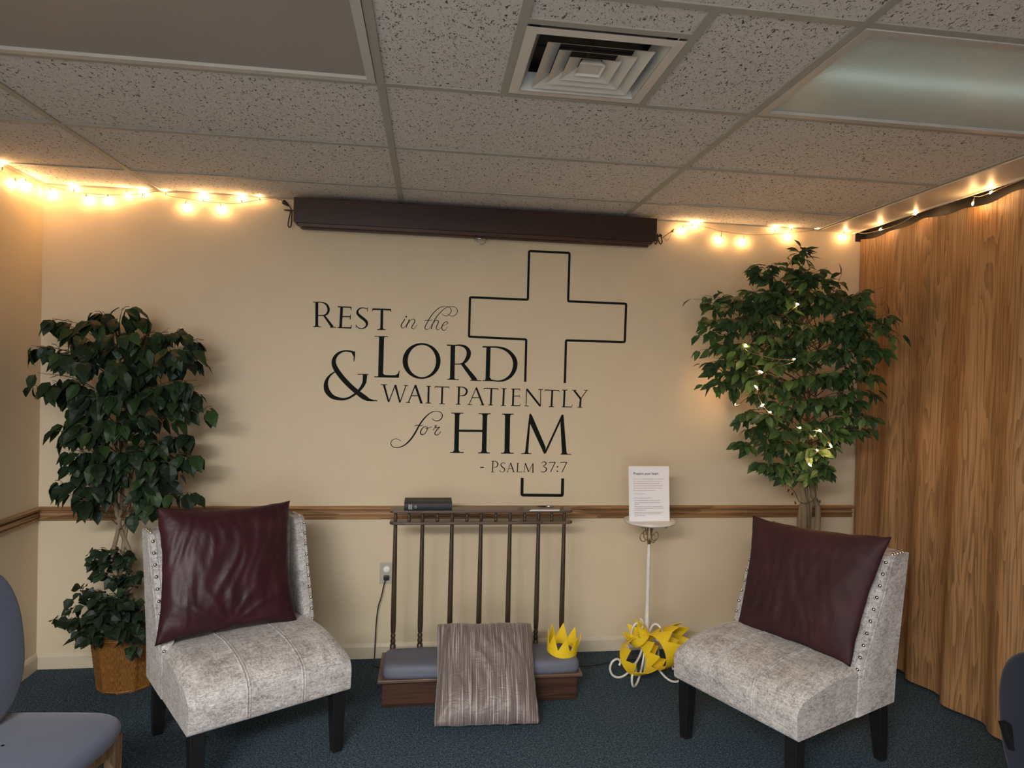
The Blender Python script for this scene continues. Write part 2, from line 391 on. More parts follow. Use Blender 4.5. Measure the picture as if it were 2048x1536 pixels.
# chair rail: moulded profile
def rail(name, p0, p1, nrm, mat):
    z0, z1 = .7525, .8236; h = z1-z0
    prof = [(0, 0), (.008, 0), (.013, .003), (.014, .010), (.011, .014), (.004, .0155), (.004, .019), (.013, .022), (.017, .028), (.017, .036), (.013, .042), (.005, .0435), (.005, .047), (.014, .050), (.022, .056), (.023, .065), (.018, .0711), (0, .0711)]
    a = Vector(p0); d = Vector(p1)-a; n = Vector(nrm)
    m = MB(); m.prism([a+n*q+Vector((0, 0, z0+z)) for q, z in prof], d); struct(m.build(name, mat), 'oak chair rail moulding')
rail('trim_4', (XL, 0, 0), (2.50, 0, 0), (0, -1, 0), 'oak_x')
rail('trim_5', (XL, -.02, 0), (XL, -7, 0), (1, 0, 0), 'oak_y')
def baseb(name, p0, p1, nrm):
    prof = [(0, 0), (.013, 0), (.013, .062), (.009, .074), (.004, .0816), (0, .0816)]
    a = Vector(p0); d = Vector(p1)-a; n = Vector(nrm)
    m = MB(); m.prism([a+n*q+Vector((0, 0, z)) for q, z in prof], d); struct(m.build(name, 'base'))
baseb('baseboard_back', (XL, 0, 0), (2.50, 0, 0), (0, -1, 0)); baseb('baseboard_left', (XL, -.013, 0), (XL, -7, 0), (1, 0, 0))

# woodgrain folding curtain
def curtain():
    m = MB(); P = []; Q = []
    ny, nz = 420, 40
    for i in range(ny+1):
        y = -.004-5.6*i/ny; ra = []
        for j in range(nz+1):
            t = j/nz; z = .018+(H-.046+.007*math.sin(y*9)+.005*math.sin(y*23+1)-.018)*t
            lo = (1-t)**1.0
            ph = y*2*PI/.27+.9*math.sin(y*2.3)+.35*math.sin(3*t+y*1.7)
            amp = .007+.021*lo
            x = 2.503+amp*math.sin(ph)+.010*lo*math.sin(y*2*PI/.61+1.1+t*1.2)+.004*math.sin(ph*2.0+t*4)*lo
            ra.append((x, y, z))
        P.append(ra)
    m.grid(P)
    m2 = [[(x+.006, y, z) for x, y, z in r] for r in P]; m.grid(m2)
    m.grid([[r[0] for r in P], [r[0] for r in m2]]); m.grid([[r[-1] for r in P], [r[-1] for r in m2]])
    m.grid([P[0], m2[0]]); m.grid([P[-1], m2[-1]])
    o = m.build('folding_curtain', 'vinyl', smooth=True, auto=60)
    tag(o, 'floor-length woodgrain vinyl folding curtain hanging along the right wall', 'curtain')
curtain()

# ceiling lights
def troffer(label, x0, lensm):
    t = thing('ceiling_light', label, 'ceiling light', (x0+TW/2, Y1-TD/2, H), 0)
    f = MB(); X = TW/2-.014; Yh = TD/2-.014; w_ = .026
    for (a, b_, c, d) in ((-X, X, -Yh, -Yh+w_), (-X, X, Yh-w_, Yh), (-X, -X+w_, -Yh+w_, Yh-w_), (X-w_, X, -Yh+w_, Yh-w_)): f.box(a, b_, c, d, -.004, .02)
    f.build('frame', 'frame_al', t)
    l = MB(); l.box(-X+w_, X-w_, -Yh+w_, Yh-w_, .006, .010); l.build('diffuser', lensm, t)
    h_ = MB(); 
    for q in ((-X, X, -Yh, Yh, .10, .104), (-X, X, -Yh, -Yh+.003, .02, .10), (-X, X, Yh-.003, Yh, .02, .10), (-X, -X+.003, -Yh, Yh, .02, .10), (X-.003, X, -Yh, Yh, .02, .10)): h_.box(*q)
    h_.build('housing', 'louver', t)
    if lensm == 'lens_r':
        h_ = MB(); h_.tube([(-X+.05, -.02, .055), (X-.05, -.02, .055)], .016, 12); h_.build('fluorescent_tube', 'tube_glow', t, smooth=True)
troffer('flat grey unlit ceiling light panel, upper left corner of the ceiling', XA, 'lens_l')
troffer('ribbed prismatic ceiling light panel right of the air vent', XA+2*TW, 'lens_r')
# supply air diffuser
def vent():
    cx, cyy = .437, -1.814; t = thing('air_vent', 'square white louvered air vent between the two ceiling light panels', 'air vent', (cx, cyy, H))
    hs = .213
    def fr(m, a0, z0, a1, z1, th=.0015):
        for sgn in (0, 1, 2, 3):
            def rp(x, y, z):
                for _ in range(sgn): x, y = -y, x
                return (x, y, z)
            m.add([rp(-a0, -a0, z0), rp(a0, -a0, z0), rp(a1, -a1, z1), rp(-a1, -a1, z1), rp(-a0, -a0+th, z0+th), rp(a0, -a0+th, z0+th), rp(a1, -a1+th, z1+th), rp(-a1, -a1+th, z1+th)],
                  [(0, 1, 2, 3), (4, 7, 6, 5), (0, 4, 5, 1), (3, 2, 6, 7)])
    m = MB(); fr(m, hs, -.002, hs-.030, -.004, .002); fr(m, hs-.030, -.004, hs-.052, .045, .002); m.build('frame', 'louver', t)
    for a in (.148, .110, .074):
        m = MB(); fr(m, a, -.006, a-.042, .014, .0016); m.build('louver', 'louver', t)
    m = MB(); fr(m, .038, -.006, .024, .016); m.box(-.034, .034, -.034, .034, .000, .002); m.build('centre_plate', 'louver', t)
    m = MB(); m.box(-.20, .20, -.20, .20, .075, .08)
    for (a, b_, c, d) in ((-.2, .2, -.2, -.198), (-.2, .2, .198, .2), (-.2, -.198, -.2, .2), (.198, .2, -.2, .2)): m.box(a, b_, c, d, .02, .08)
    m.box(-.16, .16, -.004, .004, .05, .056); m.box(-.004, .004, -.16, .16, .05, .056)
    m.build('duct', 'duct', t)
vent()

# ---------------- projector screen casing ----------------
def casing():
    t = thing('projector_screen_casing', 'long dark wood projector screen casing mounted under the ceiling on the back wall', 'screen casing', (.25, -.06, 2.29))
    xl = at(587, 420, 1, -.12).x; xr = at(1314, 460, 1, -.12).x
    m = MB(); m.box(xl, xr, -.12, -.108, 2.30, 2.425); m.box(xl, xr, -.108, 0, 2.415, 2.425)
    m.box(xl, xl+.012, -.108, 0, 2.30, 2.415); m.box(xr-.012, xr, -.108, 0, 2.30, 2.415); m.build('cover', 'casing', t, world=True, bevel=.002)
    m = MB(); m.box(xl+.02, xr-.02, -.100, -.012, 2.285, 2.30); m.tube([(xl+.03, -.055, 2.284), (xr-.03, -.055, 2.284)], .009, 8); m.build('slat', 'walnut', t, world=True)
    m = MB(); c = at(961, 470, 1, -.055)
    m.box(c.x-.035, c.x+.035, -.062, -.048, 2.270, 2.280)
    m.tube([Vector(p) for p in cr([(c.x-.022, -.055, 2.272), (c.x-.026, -.056, 2.258), (c.x-.012, -.057, 2.246), (c.x+.012, -.057, 2.246), (c.x+.026, -.056, 2.258), (c.x+.022, -.055, 2.272)], 4)], .0025, 6)
    m.build('pull_handle', 'chrome', t, world=True, smooth=True)
casing()

# ---------------- string lights ----------------
def bulb_mesh():
    m = MB(); m.lathe([(.0022, 0), (.0030, .002), (.0030, .014), (.0026, .016)], n=8); m.cur = 1
    m.lathe([(.0022, .016), (.0036, .019), (.0040, .023), (.0034, .028), (.0006, .034)], n=8)
    o = m.build('bulb', ['wire', 'bulb'], None, smooth=True); me = o.data; bpy.data.objects.remove(o); return me
BM = bulb_mesh()
def add_bulb(parent, tip, d, wire_pt=None):
    """bulb whose glowing end sits at `tip`, pointing along d"""
    d = Vector(d).normalized(); base = Vector(tip)-d*.025
    o = bpy.data.objects.new('bulb', BM); COL.objects.link(o); o.parent = parent
    inv = MW(parent).inverted(); o.location = inv @ base; o.rotation_mode = 'QUATERNION'
    o.rotation_quaternion = d.to_track_quat('Z', 'Y'); return base
def string(name, label, wirepts, bulbs, wmat='wire', loc=None, extra=None):
    t = thing(name, label, 'string lights', loc or wirepts[0])
    m = MB(); W = [Vector(p) for p in cr(wirepts, 6)]; m.tube(W, .0018, 6)
    for tip, d in bulbs:
        base = add_bulb(t, tip, d); q = min(W, key=lambda p: (p-base).length)
        if (q-base).length > .003: m.tube([q, (q+base)/2+Vector((0, 0, -.002)), base], .0014, 5)
    if extra: extra(m)
    m.build('wire', wmat, t, world=True, smooth=True); return t
S3 = 3.303
def lz(x, y, yy=-.022): return at(x/S3, 300+y/S3, 1, yy)
lw = [Vector((XL+.02, -.55, at(0, 345, 1, -.3).z+.0)), ]
def lx(px, py, X): return at(px, py, 0, X)
left_wire = [lx(-60, 330, XL+.012), lx(-20, 338, XL+.012), lx(2, 343, XL+.012), lx(28, 354, XL+.012), lx(50, 360, XL+.012), Vector((XL+.02, -.02, at(88, 371, 1, -.02).z))]
left_wire += [lz(*p) for p in ((330, 240), (400, 255), (500, 285), (560, 285), (730, 295), (830, 292), (940, 290), (1040, 272), (1130, 305), (1220, 318), (1350, 340), (1450, 347), (1560, 352), (1700, 330), (1820, 315))]
lb = [(lx(5.4, 329, XL+.025), (0, .1, 1)), (lx(32, 367, XL+.02), (.2, 0, -1)), (lx(54, 368, XL+.02), (.2, .2, -1)), (lx(62, 371, XL+.02), (.2, 0, -1))]
for x, y, d in ((325, 280, -1), (480, 240, 1), (570, 322, -1), (703, 322, -1), (832, 290, -.3), (940, 270, 1), (1090, 262, 1), (1225, 370, -1), (1335, 305, 1), (1455, 385, -1), (1590, 312, 1), (1710, 300, 1)):
    lb.append((lz(x, y, -.026), (random.uniform(-.3, .3), -.15, d)))
def plug_l(m):
    a = lz(1820, 315); b_ = lz(1850, 330); c = lz(1880, 355); m.tube([a, b_], .003, 6); m.tube([b_, c], [.006, .007], 8)
string('string_lights', 'warm white string lights draped along the back wall left of the dark screen casing', left_wire, lb, loc=left_wire[6], extra=plug_l)
S2 = 2.535
def rz(x, y, yy=-.022): return at(1240+x/S2, 320+y/S2, 1, yy)
def rx(x, y, X=2.455): return at(1240+x/S2, 320+y/S2, 0, X)
right_wire = [rz(*p) for p in ((275, 352), (330, 335), (395, 330), (515, 360), (650, 378), (780, 375), (900, 365), (1010, 350), (1085, 332))]
right_wire += [rz(1150, 350, -.035), rx(1230, 371), rx(1320, 355), rx(1420, 322), rx(1500, 270), rx(1560, 200), rx(1625, 128, 2.44), rx(1700, 152), rx(1780, 180), rx(1840, 180), rx(1960, 130), rx(2048, 95), rx(2160, 50)]
rb = [(rz(x, y, -.027), (random.uniform(-.4, .4), -.15, d)) for x, y, d in ((318, 352, -1), (372, 310, 1), (395, 318, 1), (510, 400, -1), (630, 410, -1), (793, 340, 1), (872, 336, 1), (862, 385, -1), (1005, 340, 1), (1162, 352, .3), (1142, 385, -1))]
rb += [(rx(x, y, X), (-.3, -.1, d)) for x, y, X, d in ((1318, 352, 2.45, -.3), (1500, 272, 2.45, -.3), (1527, 235, 2.45, .3), (1625, 119, 2.44, .4), (1788, 222, 2.45, -1), (1878, 165, 2.45, -.3))]
def plug_r(m):
    a = rz(275, 352); b_ = rz(262, 362); m.tube([a, b_], [.007, .006], 8); m.tube([b_, rz(245, 372), rz(215, 395)], .003, 6)
    for k in range(2): m.tube([Vector(p) for p in cr([rz(262, 362), rz(250, 395), rz(235, 410-8*k), rz(222, 395), rz(215, 392)], 4)], .0012, 5)
string('string_lights', 'warm white string lights running from the dark screen casing to the woodgrain curtain', right_wire, rb, loc=right_wire[0], extra=plug_r)
# brown extension cord running behind the casing with a loop at each end
def ext():
    t = thing('extension_cord', 'brown extension cord with loops hanging at both ends of the dark screen casing', 'cord', (.25, -.03, 2.3))
    def a(x, y, yy=-.035): return at(540+x/9.309, 380+y/9.309, 1, yy)
    def c(x, y, yy=-.035): return at(1180+x/10.24, 380+y/10.24, 1, yy)
    m = MB()
    lp = [a(350, 290), a(385, 340), a(375, 430), a(345, 560), a(335, 650), a(355, 690), a(385, 670), a(402, 590), a(405, 480), a(410, 400), a(470, 380, -.03), (0, -.02, 2.36)]
    lp += [(.9, -.02, 2.34), c(1370, 930, -.03), c(1385, 960), c(1370, 1060), c(1345, 1105), c(1325, 1070), c(1350, 1000), c(1395, 930), c(1385, 900), c(1395, 1010), c(1440, 1100), c(1475, 1070), c(1465, 980), c(1430, 900), c(1480, 940)]
    m.tube([Vector(p) for p in cr(lp, 6)], .0032, 7); m.build('cord', 'browncord', t, world=True, smooth=True)
    m = MB(); m.tube([a(232, 245), a(260, 215), a(300, 255), a(350, 292)], [.009, .011, .010, .004], 8); m.build('plug', 'browncord', t, world=True, smooth=True)
ext()

# ---------------- wall lettering ----------------
class Ink:
    def __init__(s, ox, oy, sc, m): s.o = (ox, oy); s.s = sc; s.m = m; s.k = 0
    def P(s, x, y):
        s.k += 1; p = at(s.o[0]+x/s.s, s.o[1]+y/s.s, 1, 0); return (p.x, -.0008-(s.k % 7)*.00003, p.z)
    def st(s, pts, ws, smooth=6):
        if not hasattr(ws, '__len__'): ws = [ws]*len(pts)
        if len(ws) != len(pts): ws = list(np.interp(np.linspace(0, 1, len(pts)), np.linspace(0, 1, len(ws)), ws))
        q = [(*p, w_) for p, w_ in zip(pts, ws)]
        if smooth and len(q) > 2: q = cr(q, smooth)
        q = [np.array(p, float) for p in q]; n = len(q); A = []; B = []; s.k += 1; yy = -.0008-(s.k % 7)*.00003
        for i in range(n):
            t = q[min(i+1, n-1)][:2]-q[max(i-1, 0)][:2]; l = np.hypot(*t) or 1; nx, ny = -t[1]/l, t[0]/l; h_ = max(q[i][2], 1)/2
            for arr, sg in ((A, 1), (B, -1)):
                p = at(s.o[0]+(q[i][0]+nx*h_*sg)/s.s, s.o[1]+(q[i][1]+ny*h_*sg)/s.s, 1, 0); arr.append((p.x, yy, p.z))
        s.m.grid([A, B])
    def line(s, x0, y0, x1, y1, w0, w1=None): s.st([(x0, y0), (x1, y1)], [w0, w1 or w0], 0)
    def poly(s, pts):
        s.k += 1; s.m.add([(lambda p: (p.x, -.0008-(s.k % 7)*.00003, p.z))(at(s.o[0]+x/s.s, s.o[1]+y/s.s, 1, 0)) for x, y in pts], [tuple(range(len(pts)))])
    def serif(s, x0, y0, x1, y1, w_, sx, sw, up):
        """slab serif from x0..x1, bracketed into a stem centred sx, width sw; up=-1 foot serif, 1 head serif"""
        s.line(x0, y0, x1, y1, w_); br = w_*1.3
        s.poly([(sx-sw/2-br*1.2, y0), (sx+sw/2+br*1.2, y1), (sx+sw/2, y1+up*br*1.6), (sx-sw/2, y0+up*br*1.6)])
    def dot(s, x, y, r): s.poly([(x+r*math.cos(2*PI*i/14), y+r*math.sin(2*PI*i/14)) for i in range(14)])
DEC = thing('wall_decal', 'black scripture lettering and outlined cross on the cream back wall', 'wall decal', (.25, -.001, 1.5))
def word(label, ox, oy, sc, fn, name='lettering'):
    m = MB(); fn(Ink(ox, oy, sc, m)); m.build(name, 'decal', DEC, world=True, label=label)
def w_rest(k):
    k.line(152, 92, 150, 400, 37); k.serif(102, 403, 205, 405, 10, 150, 36, -1); k.line(106, 89, 150, 92, 12, 10)
    k.st([(130, 91), (215, 93), (275, 120), (302, 180), (285, 235), (240, 260), (165, 262)], [12, 13, 24, 32, 26, 16, 12])
    k.line(245, 262, 352, 408, 24, 36); k.line(320, 410, 398, 412, 11)
    k.line(470, 150, 455, 415, 35); k.line(418, 148, 592, 157, 13, 16); k.st([(588, 150), (590, 195)], [14, 8], 0)
    k.line(480, 275, 578, 276, 15); k.st([(583, 250), (578, 312)], [9, 12], 0); k.line(420, 414, 590, 421, 12, 18); k.st([(594, 380), (586, 426)], [6, 14], 0)
    k.st([(797, 178), (750, 163), (705, 170), (675, 200), (674, 235), (705, 270), (750, 305), (785, 340), (792, 378), (770, 412), (730, 430), (685, 420), (657, 390)], [8, 12, 16, 24, 32, 36, 36, 36, 28, 18, 12, 12, 8])
    k.line(803, 158, 798, 210, 8); k.line(652, 375, 655, 420, 7)
    k.line(868, 180, 1095, 186, 22); k.st([(870, 172), (860, 208)], [16, 6], 0); k.st([(1092, 176), (1102, 216)], [16, 6], 0)
    k.line(985, 185, 980, 440, 34); k.serif(925, 441, 1032, 442, 10, 980, 34, -1)
word('REST in capitals', 610, 590, 6.4, w_rest)
def w_inthe(k):
    k.st([(290, 545), (250, 620), (195, 700), (180, 760), (200, 806), (245, 815), (300, 765), (345, 700), (400, 620)], [30, 26, 28, 26, 20, 16, 12, 12, 10]); k.dot(328, 487, 25)
    k.st([(425, 565), (395, 640), (345, 740), (325, 808)], [32, 28, 26, 26])
    k.st([(345, 745), (400, 660), (470, 580), (530, 553), (575, 580), (575, 640), (520, 730), (490, 790), (505, 835), (540, 845), (590, 800), (655, 720)], [10, 12, 14, 20, 26, 28, 26, 26, 22, 16, 12, 10])
    k.st([(1360, 395), (1420, 445), (1500, 462), (1570, 430), (1625, 370), (1645, 300), (1615, 230), (1540, 195), (1430, 185), (1320, 215), (1200, 300), (1090, 420), (1000, 550), (920, 700), (878, 790), (885, 840), (930, 860), (985, 840), (1040, 775), (1080, 700)], [10, 14, 14, 16, 20, 20, 16, 13, 15, 20, 24, 26, 26, 26, 26, 24, 16, 12, 10, 10])
    k.st([(1535, 390), (1570, 430), (1640, 462), (1710, 463), (1780, 425), (1820, 350), (1815, 270), (1760, 210), (1680, 192), (1570, 198), (1450, 250), (1320, 370), (1210, 500), (1130, 640), (1080, 760), (1062, 848)], [10, 12, 14, 16, 18, 20, 20, 16, 13, 13, 18, 22, 25, 26, 26, 30])
    k.st([(865, 628), (885, 595), (950, 588), (1040, 600), (1095, 568)], [10, 16, 18, 16, 14])
    k.st([(1085, 740), (1130, 660), (1190, 600), (1240, 590), (1268, 620), (1255, 690), (1215, 770), (1210, 835), (1250, 865), (1300, 850), (1350, 790), (1410, 745), (1480, 722), (1540, 675), (1525, 635), (1470, 640), (1410, 700), (1372, 780), (1380, 855), (1425, 887), (1485, 860), (1545, 775)], [8, 12, 16, 20, 24, 26, 26, 22, 16, 12, 10, 10, 10, 18, 18, 20, 24, 26, 26, 20, 14, 10])
word('the words in the, in script', 790, 600, 14.63, w_inthe)
def w_lord(k):
    k.line(149, 80, 135, 595, 64); k.serif(56, 79, 232, 85, 9, 149, 62, 1); k.line(54, 597, 365, 603, 12, 14); k.poly([(160, 600), (160, 545), (185, 572), (260, 577), (330, 575), (358, 555), (373, 515), (379, 517), (370, 608)])
    out = [(660+243*math.cos(a), 395+230*math.sin(a)) for a in np.linspace(0, 2*PI, 49)]; inn = [(664+181*math.cos(a+.12), 395+206*math.sin(a+.12)) for a in np.linspace(0, 2*PI, 49)]
    k.m.grid([[k.P(*p) for p in out], [k.P(*p) for p in inn]])
    k.line(1061, 195, 1052, 628, 58); k.line(985, 192, 1100, 196, 18, 16); k.serif(985, 630, 1137, 633, 11, 1052, 56, -1)
    k.st([(1080, 196), (1150, 194), (1215, 212), (1258, 262), (1262, 320), (1235, 380), (1195, 422), (1150, 434), (1085, 434)], [16, 22, 36, 52, 56, 46, 28, 15, 14])
    k.poly([(1162, 436), (1205, 425), (1362, 612), (1375, 645), (1310, 645)]); k.line(1283, 641, 1422, 647, 11)
    k.line(1517, 215, 1505, 640, 55); k.line(1440, 213, 1560, 216, 18); k.line(1438, 646, 1600, 648, 11)
    k.poly([(1470, 645), (1480, 610), (1535, 605), (1555, 632), (1600, 640), (1600, 652)])
    k.st([(1540, 216), (1640, 220), (1740, 250), (1820, 320), (1858, 410), (1845, 510), (1795, 590), (1715, 640), (1640, 652), (1560, 642)], [18, 22, 36, 48, 58, 54, 42, 28, 18, 16])
word('LORD in large capitals', 740, 660, 6.4, w_lord)
def w_amp(k):
    k.st([(648, 118), (640, 200), (632, 306)], [10, 26, 12]); k.poly([(575, 112), (645, 130), (640, 240), (600, 165)])
    k.st([(640, 140), (560, 115), (450, 110), (350, 150), (280, 225), (256, 320), (290, 430), (400, 590), (560, 760), (700, 880), (830, 975), (950, 1028), (1072, 1034)], [40, 34, 30, 48, 66, 82, 92, 94, 92, 92, 90, 34, 10])
    k.poly([(900, 985), (1000, 1022), (1070, 1026), (1070, 1042), (870, 1042), (800, 990)])
    k.st([(290, 490), (190, 560), (125, 660), (112, 770), (145, 870), (240, 965), (400, 1005), (530, 985), (660, 905), (760, 805), (825, 690), (838, 550)], [20, 36, 62, 88, 98, 78, 50, 40, 44, 56, 72, 82]); k.line(700, 543, 908, 546, 14)
word('large ampersand', 640, 690, 9.31, w_amp)
def w_wa(k):
    k.line(1190, 738, 1280, 1062, 40, 30); k.line(1280, 1060, 1402, 740, 18); k.line(1402, 742, 1490, 1070, 40, 30); k.line(1490, 1068, 1602, 752, 18)
    k.line(1135, 736, 1247, 738, 16); k.line(1565, 752, 1640, 753, 16)
    k.line(1775, 742, 1648, 1066, 20); k.line(1775, 745, 1888, 1076, 40, 44); k.line(1708, 942, 1832, 942, 18); k.line(1600, 1068, 1678, 1070, 14); k.line(1860, 1078, 1918, 1080, 14)
def w_itp(k):
    k.line(102, 130, 97, 325, 22); k.line(75, 129, 130, 130, 9); k.line(65, 326, 130, 327, 9)
    for (a, b_, c, d, e, f_, g_, h_) in ((175, 340, 135, 262, 255, 335, 222, 290), (750, 912, 154, 836, 828, 348, 797, 853), (1462, 1625, 174, 1548, 1538, 368, 1505, 1568)):
        k.line(a, c, b_, c+5, 11); k.st([(a+4, c-5), (a-4, c+20)], [9, 4], 0); k.st([(b_-2, c), (b_+4, c+25)], [9, 4], 0); k.line(d, c, e, f_, 22); k.line(g_, f_+1, h_, f_+2, 9)
    k.line(457, 138, 450, 340, 22); k.line(418, 341, 476, 342, 9); k.line(426, 138, 470, 137, 9); k.st([(450, 138), (505, 142), (540, 165), (548, 195), (530, 228), (495, 240), (460, 240)], [9, 12, 20, 22, 18, 10, 7])
    k.line(660, 142, 575, 343, 9); k.line(658, 148, 736, 348, 22); k.line(605, 263, 703, 263, 9); k.line(555, 344, 608, 345, 8); k.line(703, 348, 752, 350, 8)
    k.line(982, 158, 973, 355, 22); k.line(953, 157, 1012, 158, 9); k.line(945, 356, 1005, 357, 9)
    k.line(1093, 163, 1087, 355, 22); k.line(1066, 162, 1170, 163, 9); k.line(1168, 160, 1171, 183, 6); k.line(1095, 245, 1162, 246, 9); k.line(1166, 230, 1165, 264, 6); k.line(1063, 356, 1168, 358, 11); k.line(1177, 336, 1168, 360, 6)
    k.line(1247, 165, 1240, 360, 10); k.line(1248, 162, 1408, 364, 23); k.line(1412, 170, 1410, 364, 10); k.line(1223, 360, 1273, 361, 8); k.line(1382, 169, 1437, 170, 8)
    k.line(1692, 176, 1683, 370, 22); k.line(1661, 175, 1727, 176, 9); k.line(1658, 371, 1775, 373, 10); k.line(1784, 345, 1772, 376, 6)
    k.line(1803, 178, 1880, 278, 22); k.line(1950, 180, 1880, 278, 10); k.line(1880, 268, 1872, 374, 22); k.line(1778, 176, 1832, 178, 8); k.line(1918, 177, 1968, 178, 8); k.line(1843, 375, 1900, 376, 9)
def w_wait(k):
    w_wa(k); w_itp(Ink(840, 750, 5.851, k.m))
word('WAIT PATIENTLY in small capitals', 640, 690, 9.31, w_wait)
def w_for(k):
    k.st([(1015, 285), (1055, 325), (1110, 340), (1180, 322), (1228, 265), (1232, 200), (1185, 148), (1100, 130), (1010, 150), (910, 220), (810, 330), (730, 450), (660, 580), (560, 730), (450, 840), (340, 900), (240, 915), (160, 890), (125, 830), (145, 770), (200, 730), (275, 732), (345, 770)],
         [12, 14, 17, 20, 22, 19, 14, 13, 18, 24, 30, 32, 34, 34, 28, 22, 16, 17, 18, 15, 12, 12, 10])
    k.st([(640, 465), (665, 438), (720, 432), (770, 445), (820, 430)], [8, 14, 18, 16, 12])
    k.st([(890, 450), (830, 475), (780, 540), (765, 595), (795, 635), (845, 622), (890, 570), (912, 510), (900, 460)], [12, 16, 22, 24, 24, 18, 16, 18, 14]); k.st([(865, 475), (885, 500), (930, 495), (1012, 465)], [8, 14, 14, 10])
    k.st([(1030, 542), (1075, 490), (1108, 450), (1090, 435), (1078, 470), (1110, 488), (1180, 472), (1130, 520), (1080, 590), (1085, 632), (1125, 645), (1165, 615), (1205, 572)], [12, 16, 14, 14, 16, 14, 14, 20, 22, 20, 16, 14, 14])
word('the word for, in script', 770, 810, 10.78, w_for)
def w_him(k):
    k.line(185, 118, 172, 718, 70); k.serif(95, 120, 281, 122, 14, 185, 68, 1); k.serif(77, 718, 283, 719, 16, 172, 72, -1)
    k.line(606, 128, 592, 722, 70); k.serif(510, 130, 693, 131, 14, 606, 68, 1); k.serif(502, 724, 682, 725, 16, 592, 70, -1); k.line(210, 387, 575, 391, 34)
    k.line(950, 134, 940, 726, 78); k.serif(867, 136, 1041, 137, 14, 950, 76, 1); k.serif(848, 728, 1042, 729, 14, 940, 78, -1)
    k.line(1290, 140, 1236, 732, 22, 48); k.poly([(1285, 128), (1300, 128), (1325, 165), (1528, 640), (1512, 745), (1500, 735), (1285, 270)]); k.line(1515, 730, 1782, 152, 30)
    k.poly([(1770, 145), (1797, 145), (1845, 740), (1775, 742), (1750, 280)]); k.serif(1155, 734, 1310, 735, 12, 1236, 46, -1); k.serif(1752, 744, 1913, 745, 12, 1810, 70, -1)
word('HIM in large capitals', 890, 810, 7.585, w_him)
def w_dash(k):
    k.line(533, 943, 590, 943, 17)
def w_ps(k):
    k.line(728, 848, 720, 1013, 15); k.line(697, 1014, 747, 1015, 7); k.line(700, 850, 740, 848, 8); k.st([(722, 849), (765, 850), (795, 875), (800, 905), (780, 938), (728, 946)], [8, 10, 15, 16, 11, 6])
    k.st([(908, 885), (885, 873), (856, 885), (848, 912), (870, 938), (898, 960), (905, 985), (885, 1010), (852, 1012), (830, 990)], [6, 8, 11, 16, 17, 17, 15, 9, 7, 6]); k.line(908, 870, 907, 895, 5); k.line(829, 982, 831, 1012, 5)
    k.line(996, 872, 945, 1013, 8); k.line(995, 875, 1042, 1013, 16); k.line(963, 962, 1024, 962, 7); k.line(930, 1014, 962, 1014, 6); k.line(1024, 1014, 1055, 1014, 6)
    k.line(1105, 880, 1097, 1012, 16); k.line(1086, 879, 1128, 880, 7); k.line(1080, 1013, 1163, 1014, 8); k.line(1168, 992, 1162, 1017, 5)
    k.line(1218, 878, 1200, 1013, 8); k.line(1218, 880, 1268, 1014, 16); k.line(1268, 1012, 1334, 884, 8); k.line(1334, 884, 1334, 1018, 16); k.line(1182, 1014, 1218, 1014, 6); k.line(1312, 1019, 1354, 1019, 6)
def w_num(k):
    k.st([(1462, 882), (1495, 857), (1528, 870), (1528, 900), (1490, 928), (1530, 950), (1538, 982), (1505, 1012), (1452, 1010)], [8, 10, 15, 14, 8, 14, 17, 12, 8])
    k.line(1585, 868, 1676, 868, 12); k.line(1584, 862, 1580, 890, 6); k.line(1670, 868, 1600, 1016, 13); k.dot(1706, 935, 12); k.dot(1704, 1003, 12)
    k.line(1755, 868, 1852, 868, 12); k.line(1756, 862, 1750, 890, 6); k.line(1846, 868, 1774, 1020, 13)
word('dash before PSALM', 890, 810, 7.585, w_dash)
word('PSALM in small capitals', 890, 810, 7.585, w_ps)
word('the verse number 37:7', 890, 810, 7.585, w_num)
def w_cross(k, part=0):
    def path(pts, w_):
        q = [pts[0]]
        for i in range(1, len(pts)-1):
            a = np.array(pts[i-1]); c = np.array(pts[i]); d = np.array(pts[i+1]); r = 6.
            q += [tuple(c+(a-c)/np.hypot(*(a-c))*r), tuple(c*.55+(c+(a-c)/np.hypot(*(a-c))*r)*.225+(c+(d-c)/np.hypot(*(d-c))*r)*.225), tuple(c+(d-c)/np.hypot(*(d-c))*r)]
        q.append(pts[-1]); k.st(q, w_, 0)
    if part == 0: path([(1281, 806), (1287, 565), (961, 549), (967, 325), (1296, 339), (1303, 62), (1533, 73), (1525, 348), (1855, 362), (1847, 580), (1513, 570), (1506, 813)], 13)
    if part == 1: path([(1264, 1352), (1262, 1450), (1492, 1452), (1494, 1355)], 17)
word('upper part of the outlined cross', 600, 480, 2.844, w_cross, 'cross_outline')
word('foot of the outlined cross, below the verse number', 600, 480, 2.844, lambda k: w_cross(k, 1), 'cross_outline')

